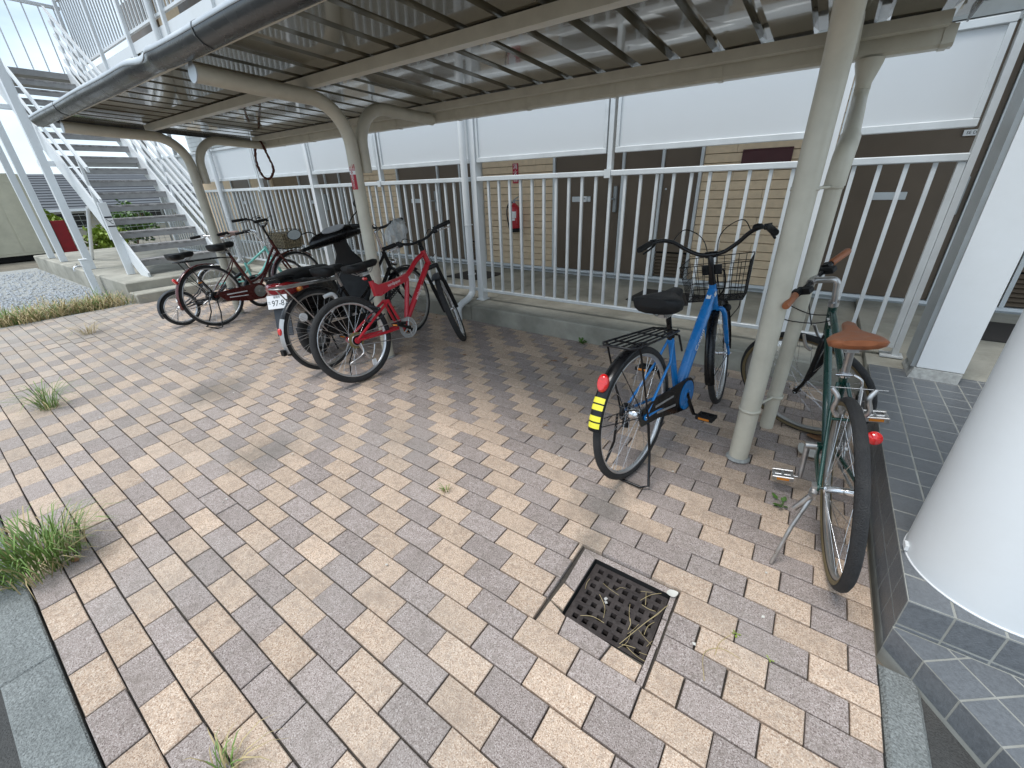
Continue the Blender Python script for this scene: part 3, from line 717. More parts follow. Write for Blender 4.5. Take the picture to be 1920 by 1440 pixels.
# back gutter with brackets
b = MB(); sec = [(3.098, 1.975), (3.098, 1.905), (3.11, 1.892), (3.17, 1.892), (3.185, 1.905), (3.19, 1.965), (3.186, 1.965), (3.181, 1.908), (3.168, 1.897), (3.112, 1.897), (3.103, 1.908), (3.103, 1.975)]
b.loft([[(x, y, z) for y, z in sec] for x in (RX0+.25, RX1-.02)], False); sp('rear_gutter', b)
for x in (-.08-.62, -1.35, -2.05, -2.75, -3.5, -4.2, -4.95, -5.6, .255):
    q = MB(); q.loft([[(xx, y, z) for y, z in ((3.094, 1.978), (3.094, 1.902), (3.109, 1.888), (3.172, 1.888), (3.189, 1.903), (3.193, 1.968), (3.19, 1.967), (3.186, 1.904), (3.171, 1.891), (3.11, 1.891), (3.097, 1.903), (3.097, 1.978))] for xx in (x, x+.028)], False); sp('gutter_bracket', q)
# downpipe
dp = MB(); dp.lathe((.008, 3.142, 1.893), (0, 0, -1), [(.06, 0), (.058, .02), (.034, .10), (.034, .13), (.03, .131)], 16)
sp('rain_hopper', dp)
dp = MB(); dp.tube([(.008, 3.142, 1.80)]+bez([(.008, 3.142, 1.76), (.008, 3.10, 1.715), (.01, 2.95, 1.66), (.012, 2.60, 1.525), (.009, 2.49, 1.478), (.006, 2.457, 1.44), (.004, 2.45, 1.38), (.003, 2.45, 1.33)], 6)+[(.0, 2.45, .7), (-.004, 2.45, .105)], .0335, 16); sp('downpipe', dp)
dp = MB(); dp.tube(bez([(.012, 2.60, 1.525), (.009, 2.49, 1.478), (.006, 2.457, 1.44), (.004, 2.45, 1.38), (.003, 2.45, 1.335)], 5), .0395, 16); sp('pipe_elbow', dp)
for z in (1.33, .30):
    c = MB(); c.lathe((0, 2.45, z), (0, 0, 1), [(.034, -.008), (.039, -.008), (.039, .008), (.034, .008)], 16); c.lathe((-.092, 2.215, z), (0, 0, 1), [(.047, -.008), (.051, -.008), (.051, .008), (.047, .008)], 18)
    d = (Vector((0, 2.45, z))-Vector((-.092, 2.215, z))).normalized(); c.tube([Vector((-.092, 2.215, z))+d*.05, Vector((0, 2.45, z))-d*.037], .007, 6); sp('pipe_clip', c)
# warning sticker wrapped on the middle post
b = MB(); n = 8; A0, A1 = radians(-116), radians(-44)
def stk(z0, z1, r, a0=A0, a1=A1):
    vs = []
    for k in range(n+1):
        a = a0+(a1-a0)*k/n; vs += [(-2.985+r*cos(a), 2.2064+r*sin(a), z0), (-2.985+r*cos(a), 2.2064+r*sin(a), z1)]
    q = MB(); q.add(vs, [(2*k, 2*k+2, 2*k+3, 2*k+1) for k in range(n)], True); return q
stc = sp('sticker', stk(1.385, 1.555, PR+.0008), M_['redsign'])
def sp2(name, q, m):
    o = q.build(name, m, stc)
sp2('sticker_band', stk(1.487, 1.513, PR+.0013), M_['whitep']); sp2('sticker_band', stk(1.518, 1.5205, PR+.0013), M_['whitep']); sp2('sticker_band', stk(1.527, 1.529, PR+.0013), M_['whitep'])
am = radians(-78); cc = (-2.985+(PR+.0022)*cos(am), 2.2064+(PR+.0022)*sin(am))
for i, ch in enumerate('防犯カメラ'):
    o = text_mesh(ch, .023, M_['whitep'], 'lettering', stc, frame((cc[0], cc[1], 1.474-.0185*i), (-sin(am), cos(am), 0), (0, 0, 1)))
o = text_mesh('◎', .022, M_['redsign'], 'lettering', stc, frame((cc[0], cc[1], 1.50), (-sin(am), cos(am), 0), (0, 0, 1)))
# rope loop hanging from the far brace arm
xr = -5.88
b = MB(); pts = bez([(xr-.05, 3.0, 1.915), (xr-.01, 3.015, 1.968), (xr+.045, 3.03, 1.915), (xr+.06, 3.05, 1.80), (xr+.055, 3.085, 1.66), (xr+.03, 3.04, 1.56), (xr, 2.985, 1.55), (xr-.03, 2.955, 1.62), (xr-.055, 2.95, 1.75), (xr-.056, 2.975, 1.86), (xr-.05, 3.0, 1.915)], 7)
b.tube([(p.x+random.uniform(-.003, .003), p.y+random.uniform(-.003, .003), p.z) for p in pts], [.0135+random.uniform(-.003, .003) for _ in pts], 7)
tag(b.build('rope_loop', M_['rope']), 'frayed dark red rope loop hanging from the far end of the shelter', 'rope')
# ------------------------------------------------------------------ outdoor staircase
SY0, SY1 = 2.10, 3.20
stc_ = empty('outdoor_staircase', (-8.9, 2.65, .26), label='white steel outdoor staircase with worn grey open treads at far left', cat='staircase')
SIi = Matrix.Translation(stc_.location).inverted()
def qp(n, b, m=M_['white'], parent=stc_):
    o = b.build(n, m, parent); o.matrix_parent_inverse = SIi; return o
X0, Z0, RUN, RISE, NT = -8.67, .494, .267, .196, 16
tm = MB(); tm.box(-.25, 0, 0, SY1-SY0, -.032, 0, .004); tm.box(-.248, -.006, .003, SY1-SY0-.003, -.045, -.033); tme = tm.mesh('tread'); tme.materials.append(M_['tread'])
tm2 = MB(); tm2.box(-.252, -.244, 0, SY1-SY0, -.10, -.033); tme2 = tm2.mesh('tread_lip'); tme2.materials.append(M_['treadd'])
for k in range(NT):
    o = mk('tread', tme, stc_); o.matrix_parent_inverse = SIi; o.location = (X0-RUN*k, SY0, Z0+RISE*k)
    o = mk('tread_lip', tme2, stc_); o.matrix_parent_inverse = SIi; o.location = (X0-RUN*k+.24, SY0, Z0+RISE*k)
sl = RISE/RUN; xe = X0-RUN*NT
qp('landing', MB().box(xe-1.35, xe, SY0-.1, 3.54, Z0+RISE*NT-.1, Z0+RISE*NT), M_['treadd'])
for y in (SY0-.03, SY1):
    b = MB(); xa, xb = X0+.28, xe; za = .262
    b.prism([(xa, za), (xa, za+.06), (xb, Z0+RISE*NT+(.12 if y > 3 else .26)), (xb, Z0+RISE*NT-.26), (xa-.36, za)], y, y+.03); qp('stringer', b)
# handrails: five sloping flat bars each side on posts
for y in (SY0-.075, SY1+.045):
    far = y > 3
    for i, h in enumerate((.22, .42, .62, .82, 1.02) if far else (.60, 1.02)):
        b = MB(); xa = X0+.05 if far else X0-.35; xb = xe; za = Z0+(X0-xa)*sl+h; zb = Z0+RISE*NT+h; hh = .036 if h > 1 else .026
        b.prism([(xa, za-hh), (xa, za+hh), (xb, zb+hh), (xb, zb-hh)], y-.016, y+.016); qp('hand_rail', b)
    for k in ((0, 4, 8, 12, 15) if far else (2, 9, 15)):
        xk = X0-RUN*k-.1; zk = Z0+RISE*k; qp('rail_post', MB().box(xk-.02, xk+.02, y-.018, y+.018, zk-.1, zk+1.03+.1*sl))
qp('newel_panel', MB().box(X0-.37, X0-.32, SY0-.13, SY0-.03, .262, 1.33, .004))
# support posts and brace under the flight
for x, y, z1 in ((-13.4, 1.82, 5.2), (-12.35, 1.82, 5.2), (-10.45, 1.84, 3.4)):
    qp('support_post', MB().box(x-.05, x+.05, y-.05, y+.05, .262, z1, .005))
b = MB(); b.tube([(-12.1, 2.2, .27), (-11.0, 2.25, 1.25)], .03, 8); qp('brace', b)
b = MB(); b.tube([(-13.4, 1.82, 4.0), (xe, SY0-.06, 3.7)], .03, 8); qp('brace', b)
for x in (-11.0, -12.3): qp('cross_beam', MB().box(x-.03, x+.03, 1.87, 3.25, Z0+(X0-x)*sl-.30, Z0+(X0-x)*sl-.22))
for i in range(8): qp('landing_bar', MB().box(-13.2-.0, -13.18, 1.9+.22*i, 1.92+.22*i, Z0+RISE*NT, Z0+RISE*NT+1.1))
qp('landing_rail', MB().box(-13.22, -13.16, 1.85, 3.55, Z0+RISE*NT+1.1, Z0+RISE*NT+1.15))
sg = MB(); sg.box(X0-.3715, X0-.3705, SY0-.126, SY0-.034, .98, 1.16)
ns = empty('stair_notice', (X0-.318, SY0-.08, 1.06), label='small white notice with dark bars on the foot of the stair rail', cat='sign')
MB().box(0, .002, -.048, .048, -.08, .08).build('plate', M_['whitep'], ns); q = MB(); q.box(.0021, .003, -.046, .046, .05, .075); q.box(.0021, .003, -.046, .046, -.076, -.058); q.build('printed_bars', M_['dkgrey'], ns)
q = MB(); q.tube([(.003, -.035, .035), (.003, -.01, .01), (.003, .03, .012)], .004, 5); q.tube([(.003, -.005, .008), (.003, .02, -.03), (.003, .035, -.03)], .004, 5); q.build('pictogram', M_['blackp'], ns)
# ------------------------------------------------------------------ standpipe tap
tp = empty('garden_standpipe', (-9.42, 1.60, -.04), label='white standpipe post with a chrome tap on the gravel edge', cat='tap')
MB().box(-.04, .04, -.04, .04, 0, .56, .004).build('post', M_['white'], tp); MB().box(-.046, .046, -.046, .046, .56, .578, .004).build('cap', M_['white'], tp)
q = MB(); q.tube(bez([(0, -.04, .47), (0, -.10, .475), (0, -.14, .46), (0, -.15, .41)], 5), .013, 8); q.tube([(0, -.09, .475), (0, -.09, .51)], .008, 6); q.tube([(-.035, -.09, .512), (.035, -.09, .512)], .008, 6); q.build('tap', M_['chrome'], tp)
# ------------------------------------------------------------------ shed, neighbour house, red board, fence and shrubs beyond
sd = empty('storage_shed', (-18, .6, .1), label='beige storage shed with rounded roof edge at far left', cat='shed')
sec = [(-2.6, 0), (1.95, 0), (1.95, 1.62), (1.93, 1.78), (1.87, 1.88), (1.77, 1.93), (-2.6, 1.93)]
b = MB(); b.loft([[(x, y, z) for y, z in sec] for x in (-1.6, .98)], False); b.build('body', M_['shed'], sd)
for y in (-2.2, -1.5, -.8, -.1, .6, 1.3):
    MB().box(.98, .987, y, y+.66, .06, 1.75, .003).build('wall_panel', M_['shed'], sd)
q = MB(); q.box(-1.55, .94, -2.55, 1.9, -.13, -.001); q.build('gap_shade', M_['pit'], sd)  # near-black block painted in as the shaded gap under the shed
rb = empty('red_board', (-16.6, 2.66, .1), label='dull red upright board beside the beige shed', cat='board')
MB().box(-.02, .02, -.13, .15, .0, .80, .004).build('panel', M_['dred'], rb); MB().box(-.04, .04, -.15, -.132, -.1, .82).build('post', M_['dkgrey'], rb)
hs = empty('neighbour_house', (-28, 6, 0), label='neighbouring house with dark tiled roof beyond the staircase', cat='house')
MB().box(-4, .9, -3.6, 14, -.06, 1.0).build('wall', M_['wallw'], hs)
rf = MB(); nr = 14
for i in range(nr):
    a = i/nr; b2 = (i+1)/nr
    x0 = 1.4-5.2*a; x1 = 1.4-5.2*b2; z0 = 1.0+1.55*a; z1 = 1.0+1.55*b2
    vs = [(x0, -4.1+1.2*a, z0+.035), (x0, 14, z0+.035), (x1-.05, 14, z1+.012), (x1-.05, -4.1+1.2*b2, z1+.012), (x0, -4.1+1.2*a, z0-.02), (x0, 14, z0-.02)]
    q = MB(); q.add(vs, [(0, 1, 2, 3), (4, 5, 1, 0)]); ro_ = q.build('roof_tile_course', M_['rooft'], hs)
MB().box(1.36, 1.45, -4.15, 14, .93, 1.03).build('gutter', M_['white'], hs)
for y in (-2, 1.2): 
    wd = MB().box(.9, .93, y, y+1.4, .2, .9).build('window', M_['alu'], hs); MB().box(.931, .935, y+.06, y+1.34, .26, .84).build('pane', M_['glass'], wd)
def leafcloud(c, rad, n, size, seed, flat=1.0):
    random.seed(seed); b = MB()
    for i in range(n):
        while True:
            p = Vector((random.uniform(-1, 1), random.uniform(-1, 1), random.uniform(-1, 1)))
            if .25 < p.length < 1 and random.random() < .35+.65*p.length: break
        k = .75+.35*sin(p.x*5+seed)*sin(p.y*4.3+p.z*5)
        p = Vector((p.x*rad[0], p.y*rad[1], p.z*rad[2]))*k+Vector(c)
        d = Vector((random.gauss(0, 1), random.gauss(0, 1), random.gauss(.2, .6))).normalized(); s = d.orthogonal().normalized()*size*random.uniform(.3, .5); l = d*size*random.uniform(.7, 1.4)
        b.add([p-l*.5, p+s, p+l*.5, p-s], [(0, 1, 2, 3)])
    return b
def shrub(name, loc, rad, n, size, mat, label, seed):
    t = empty(name, loc, label=label, cat='shrub', group='shrubs beyond the staircase')
    leafcloud((0, 0, rad[2]*.95), rad, n, size, seed).build('foliage', mat, t)
    b = MB()
    random.seed(seed)
    for i in range(5): a = random.uniform(0, 6.3); b.tube([(0, 0, -.06), (cos(a)*rad[0]*.25, sin(a)*rad[1]*.25, rad[2]*.7), (cos(a)*rad[0]*.6, sin(a)*rad[1]*.6, rad[2]*1.4)], [.012, .009, .004], 5)
    b.build('stem', M_['deadleaf'], t)
shrub('leafy_shrub', (-16.8, 3.55, -.06), (.7, .55, .42), 1600, .11, M_['leafy'], 'bright yellow green shrub behind the red board', 3)
shrub('leafy_shrub', (-18.5, 4.6, -.06), (.9, .8, .7), 1500, .11, M_['leaf'], 'dark green shrub behind the stair treads', 4)
shrub('leafy_shrub', (-21, 3.1, -.06), (.9, .6, .62), 1100, .12, M_['leafy'], 'small yellowish shrub in front of the neighbouring house', 6)
wf = empty('wire_fence', (-17.4, 4.2, 0), label='thin wire mesh fence in front of the shrubs', cat='fence')
b = MB()
for i in range(16): b.tube([(0, -1.2+.15*i, 0), (0, -1.2+.15*i, 1.0)], .005, 4)
for i in range(8): b.tube([(0, -1.2, .06+.13*i), (0, 1.05, .06+.13*i)], .005, 4)
b.build('mesh', M_['dkalu'], wf); MB().box(-.02, .02, -1.24, -1.2, -.06, 1.05).build('post', M_['dkalu'], wf); MB().box(-.02, .02, 1.06, 1.10, -.06, 1.05).build('post', M_['dkalu'], wf)
# far trees on the skyline
for i, (x, y, r) in enumerate(((-60, 9, 1.5), (-62, 14, 1.7), (-58, 19, 1.4))):
    t = empty('distant_tree', (x, y, -.06), label=['round green tree on the skyline left of the stairs', 'taller green tree on the skyline behind the stairs', 'small green tree on the skyline right of the stairs'][i], cat='tree', group='distant skyline trees')
    leafcloud((0, 0, r*1.05), (r, r, r*.8), 900, .5, 20+i).build('crown', M_['leaf'], t)
    b = MB(); b.tube([(0, 0, 0), (.1, 0, r*.5), (0, .1, r)], [.2, .14, .06], 8); b.build('trunk', M_['deadleaf'], t)
# ------------------------------------------------------------------ bicycle builders (local: x forward, y left, z up)
def wheel(root, cx, R, tr, S=None, tyre='rubber', rim='rim', nsp=32, hubw=.035, gum=False, spm='chrome', rimh=.014, hubr=.013, skinny=1):
    M = S or Matrix()
    b = MB(M); b.lathe((cx, 0, R), (0, 1, 0), [(.005, -.075), (.005, -hubw-.008), (.02, -hubw-.006), (.02, -hubw), (hubr, -hubw+.004), (hubr, hubw-.004), (.02, hubw), (.02, hubw+.006), (.005, hubw+.008), (.005, .075)], 14)
    wh = b.build('wheel', M_['chrome'], root)
    b = MB(M); n = 10; b.lathe((cx, 0, R), (0, 1, 0), [(R-tr+tr*cos(2*pi*k/n), tr*skinny*sin(2*pi*k/n)) for k in range(n)], 72, closed=True); b.build('tyre', M_[tyre], wh)
    if gum:
        for s in (-1, 1):
            b = MB(M); b.lathe((cx, 0, R), (0, 1, 0), [(R-2*tr+.004, s*tr*.72), (R-1.45*tr, s*tr*.93), (R-1.0*tr, s*tr*1.02)], 72); b.build('sidewall', M_['gumwall'], wh)
    ro = R-2*tr+.004; ri = ro-rimh; w_ = tr*.62
    b = MB(M); b.lathe((cx, 0, R), (0, 1, 0), [(ro, -w_), (ro-.006, -w_*.96), (ri, -w_*.45), (ri, w_*.45), (ro-.006, w_*.96), (ro, w_), (ro-.004, 0)], 72, closed=True); b.build('rim', M_[rim], wh)
    b = MB(M)
    for k in range(nsp):
        s = 1 if k % 2 else -1; a = 2*pi*k/nsp; o = radians(58)*(1 if (k//2) % 2 else -1)*.9
        p0 = (cx+.019*cos(a+o), s*(hubw+.003), R+.019*sin(a+o)); p1 = (cx+(ri+.002)*cos(a), s*.003, R+(ri+.002)*sin(a))
        b.tube([p0, p1], .0012, 4, cap=False)
    b.build('spokes', M_[spm], wh)
    return wh
def fender(root, cx, cz, Rf, hw, a0, a1, mat, S=None, drop=.012):
    b = MB(S); secs = []; n = 26
    for i in range(n+1):
        a = radians(a0+(a1-a0)*i/n); er = Vector((cos(a), 0, sin(a))); s = []
        ph = [-1, -.75, -.35, 0, .35, .75, 1]
        for q in ph: s.append(Vector((cx, 0, cz))+er*(Rf-drop*abs(q)**2.2)+Vector((0, q*hw, 0)))
        for q in reversed(ph): s.append(Vector((cx, 0, cz))+er*(Rf-.0022-drop*abs(q)**2.2)+Vector((0, q*(hw-.001), 0)))
        secs.append(s)
    b.loft(secs, True); return b.build('fender', M_[mat], root)
def saddle(root, x, z, mat, ln=.26, wd=.10, th=.03, tilt=0, nose=.02, round_=False, skirt=.03):
    b = MB(Matrix.Translation((x, 0, z)) @ Matrix.Rotation(radians(tilt), 4, 'Y')); secs = []
    prof = [(0, .55), (.04, .86), (.14, 1), (.3, .97), (.42, .78), (.52, .5), (.62, .32), (.75, nose/wd*1.1), (.9, nose/wd), (.97, nose/wd*.8), (1, nose/wd*.35)]
    for t, wq in prof:
        w_ = wd*wq; hh = th*(1 if .05 < t < .95 else .6); kick = .016*max(0, (.25-t)/.25)**1.5
        sk_ = skirt*(1 if t < .6 else .75)*(1 if .03 < t < .97 else .5); s = []
        for k in range(14):
            a = 2*pi*k/14; yy = w_*(abs(cos(a))**.7)*(1 if cos(a) >= 0 else -1); zz = (hh*.42*abs(sin(a))**.8 if sin(a) >= 0 else -sk_*abs(sin(a))**.6)
            s.append((-ln/2+ln*t, yy, zz+kick))
        secs.append(s)
    b.loft(secs, True); s = b.build('saddle', M_[mat], root)
    b = MB(Matrix.Translation((x, 0, z)) @ Matrix.Rotation(radians(tilt), 4, 'Y'))
    for y in (-.02, .02): b.tube([(-.09, y*2, -skirt*.8), (-.05, y, -skirt-.02), (.05, y, -skirt-.02), (.10, y*.5, -skirt*.6)], .0035, 6)
    b.box(-.03, .03, -.022, .022, -skirt-.035, -skirt-.012); b.build('rails', M_['steel'], s)
    return s
def bars(root, S, cz, path, mat, gripm='blackm', gl=.12, r=.0112, lever=True, levm='blackm', gr=.0165, bell=False):
    # path: right half (y<0) from centre to grip end, mirrored
    full_ = [(x, -y, z) for x, y, z in reversed(path)]+path[1:]
    b = MB(S); P_ = bez(full_, 6); b.tube(P_, r, 10); h = b.build('handlebar', M_[mat], root)
    for sgn in (-1, 1):
        e = Vector((path[-1][0], sgn*abs(path[-1][1]), path[-1][2])); p = Vector((path[-2][0], sgn*abs(path[-2][1]), path[-2][2])); d = (e-p).normalized()
        b = MB(S); b.tube([e-d*gl, e-d*gl*.97, e-d*.004, e+d*.004], [gr*.9, gr, gr, gr*.8], 12); b.build('grip', M_[gripm], h)
        if lever:
            a = e-d*(gl+.025); b = MB(S); b.tube([a+Vector((.0, 0, 0)), a+Vector((.03, 0, -.012))], .010, 8); b.box(-.014, .014, -.016, .016, -.014, .014, M=Matrix.Translation(a)); b.build('brake_clamp', M_['blackm'], h)
            b = MB(S); b.tube(bez([a+Vector((.028, 0, -.012)), a+d*.04+Vector((.05, 0, -.022)), a+d*.13+Vector((.048, 0, -.03))], 5), [.0075]*5+[.006]*6, 6); b.build('brake_lever', M_[levm], h)
    if bell:
        b = MB(S); a = Vector((path[-2][0], -abs(path[-2][1])*.8, path[-2][2]+.02)); b.lathe(a, (0, 0, 1), [(0, .02), (.018, .016), (.024, .004), (.024, 0), (0, 0)], 14); b.build('bell', M_['blackm'], h)
    return h
def crank(root, bx, bz, ang, mat='steel', pm_='blackm', rr=.085, ringm='blackm', arm=.165, yoff=.05, solid=True, pedw=.095, reflect=True):
    b = MB(); b.tube([(bx, -yoff-.02, bz), (bx, yoff+.02, bz)], .017, 12); c = b.build('crank', M_[mat], root)
    for s in (-1, 1):
        a = radians(ang)+(pi if s > 0 else 0); e = Vector((bx+arm*cos(a), s*(yoff+.028), bz+arm*sin(a)))
        b = MB(); b.tube([(bx, s*(yoff+.012), bz), e], [.013, .010], 8); b.tube([e, e+Vector((0, s*.03, 0))], .007, 8); b.build('crank_arm', M_[mat], c)
        y0, y1 = sorted((e.y+s*.025, e.y+s*(.025+pedw))); b = MB()
        for zz in (-.032, .032): b.box(e.x+zz-.006, e.x+zz+.006, y0, y1, e.z-.012, e.z+.012, .003)
        for yy in (y0, y1-.012, (y0+y1)/2-.006): b.box(e.x-.03, e.x+.03, yy, yy+.012, e.z-.009, e.z+.009, .002)
        b.tube([(e.x, y0, e.z), (e.x, y1, e.z)], .011, 8); p = b.build('pedal', M_[pm_], c)
        if reflect:
            b = MB()
            for zz in (-.0385, .0385): b.box(e.x+zz-.0015, e.x+zz+.0015, y0+.018, y1-.018, e.z-.006, e.z+.006)
            b.build('pedal_reflector', M_['amber'], p)
    b = MB(); y = -yoff
    if solid: b.disc((bx, y, bz), (0, 1, 0), rr, .004, 36)
    else:
        b.lathe((bx, y, bz), (0, 1, 0), [(rr, -.002), (rr, .002), (rr-.016, .002), (rr-.016, -.002)], 40, False, closed=True)
        for k in range(5):
            a = 2*pi*k/5; b.tube([(bx, y, bz), (bx+(rr-.01)*cos(a), y, bz+(rr-.01)*sin(a))], [.009, .006], 6)
        b.lathe((bx, y+.006, bz), (0, 1, 0), [(rr*.8, -.002), (rr*.8, .002), (rr*.62, .002), (rr*.62, -.002)], 40, False, closed=True)
    b.build('chainring', M_[ringm], c)
    return c
def chain(root, bx, bz, R, rr, rc=.03, y=-.05):
    b = MB(); pts = []
    for k in range(9): a = radians(-80+160*k/8); pts.append((bx+rr*cos(a), y, bz+rr*sin(a)))
    for k in range(9): a = radians(100+160*k/8); pts.append((rc*cos(a), y, R+rc*sin(a)))
    b.tube(pts, .004, 5, True); return b.build('chain', M_['steel'], root)
def rack(root, x0, x1, z0, z1, hw, R, mat='black', nlong=4, strut=True):
    b = MB(); lp = [(x1, -hw*.8, z1), (x0+.03, -hw, z0), (x0, -hw*.75, z0), (x0, hw*.75, z0), (x0+.03, hw, z0), (x1, hw*.8, z1)]
    b.tube(lp, .0058, 7, True)
    for k in range(nlong):
        y = -hw*.62+hw*1.24*k/(nlong-1); b.tube([(x0+.005, y, z0), (x1-.0, y*.8, z1)], .0042, 6)
    for t in (.25, .7): b.tube([(x0+(x1-x0)*t, -hw*.9, z0+(z1-z0)*t-.004), (x0+(x1-x0)*t, hw*.9, z0+(z1-z0)*t-.004)], .0045, 6)
    if strut:
        for s in (-1, 1): b.tube([(x0+.05, s*hw*.95, z0), (.0, s*.075, R)], .0052, 6)
    for s in (-1, 1): b.tube([(x1, s*hw*.7, z1), (x1+.10, s*.02, z1-.02)], .005, 6)
    return b.build('rack', M_[mat], root)
def basket(root, S, cx, z0, z1, l0, l1, w0, w1, mat='black', nv=9, nh=6, r=.0019):
    b = MB(S)
    def ringp(t):
        l = l0+(l1-l0)*t; w_ = w0+(w1-w0)*t; z = z0+(z1-z0)*t
        return [(cx-l*.4, -w_/2, z), (cx+l*.6, -w_/2, z+.02*t), (cx+l*.6, w_/2, z+.02*t), (cx-l*.4, w_/2, z)]
    for k in range(nh+1): b.tube(ringp(k/nh), r*1.6 if k in (0, nh) else r, 5, True)
    lo, hi = ringp(0), ringp(1)
    for e in range(4):
        for k in range(nv+1):
            t = k/nv; a = Vector(lo[e]).lerp(Vector(lo[(e+1) % 4]), t); c = Vector(hi[e]).lerp(Vector(hi[(e+1) % 4]), t); b.tube([a, c], r, 4, cap=False)
    for k in range(1, nv):
        t = k/nv; b.tube([Vector(lo[0]).lerp(Vector(lo[1]), t), Vector(lo[3]).lerp(Vector(lo[2]), t)], r, 4); b.tube([Vector(lo[0]).lerp(Vector(lo[3]), t), Vector(lo[1]).lerp(Vector(lo[2]), t)], r, 4)
    return b.build('basket', M_[mat], root)
def steerM(hb, ht, ang):
    ax = (Vector((ht[0], 0, ht[1]))-Vector((hb[0], 0, hb[1]))).normalized(); o = Vector((hb[0], 0, hb[1]))
    return Matrix.Translation(o) @ Matrix.Rotation(radians(ang), 4, ax) @ Matrix.Translation(-o)
def fork(root, S, hb, hub, mat, hw=.045, crown=None, r0=.015, r1=.009, steererm=None):
    b = MB(S); cz = Vector((hb[0], 0, hb[1]))
    for s in (-1, 1):
        b.tube(bez([cz+Vector((0, s*.012, -.005)), cz+Vector((.005, s*hw, -.03)), cz.lerp(Vector((hub[0]-.035, 0, hub[1])), .7)+Vector((0, s*(hw+.005), 0)), Vector((hub[0], s*(hw+.008), hub[1]))], 6), [r0]*8+[r0*.9]*5+[r1]*6, 8)
        b.disc((hub[0], s*(hw+.008), hub[1]), (0, 1, 0), .014, .006, 10)
    return b.build('fork', M_[mat], root)
def stays(root, b, hub, bb, st, R, hw=.06, r=.008):
    for s in (-1, 1):
        b.tube(bez([(bb[0]-.01, s*.025, bb[1]), (bb[0]-.14, s*.045, bb[1]+(R-bb[1])*.25), (0, s*hw, R)], 5), r, 8)
        b.tube([(st[0], s*.014, st[1]), (st[0]-.07, s*.035, st[1]-.09+(R-st[1])*.02), (0, s*hw, R)], r*.85, 8)
        b.disc((0, s*(hw+.004), R), (0, 1, 0), .016, .006, 10)
def fstays(root, cx, R, Rf, angs, mat, S=None, hw=.055):
    b = MB(S)
    for a in angs:
        a = radians(a)
        for s in (-1, 1): b.tube([(cx, s*hw, R), (cx+Rf*cos(a), s*.028, R+Rf*sin(a))], .0024, 5)
    return b.build('fender_stay', M_[mat], root)
def cables(root, lst, mat='black', r=.0028):
    for pts, S in lst:
        b = MB(S); b.tube(bez(pts, 6), r, 5); b.build('cable', M_[mat], root)
def reflector(root, p, mat='redr', sy=.022, sz=.034, yaw=0):
    b = MB(Matrix.Translation(p) @ Matrix.Rotation(radians(yaw), 4, 'Y')); secs = []
    for x, k in ((.012, .9), (0, 1), (-.008, .95), (-.013, .7)): secs.append([(x, sy*k*cos(2*pi*i/16), sz*k*sin(2*pi*i/16)) for i in range(16)])
    b.loft(secs, True); return b.build('rear_reflector', M_[mat], root)
def bikeroot(x, y, yaw, lean, label, group='bicycles parked under the shelter', name='bicycle'):
    return empty(name, (x, y, 0), (radians(lean), 0, radians(yaw)), label, 'bicycle', group)
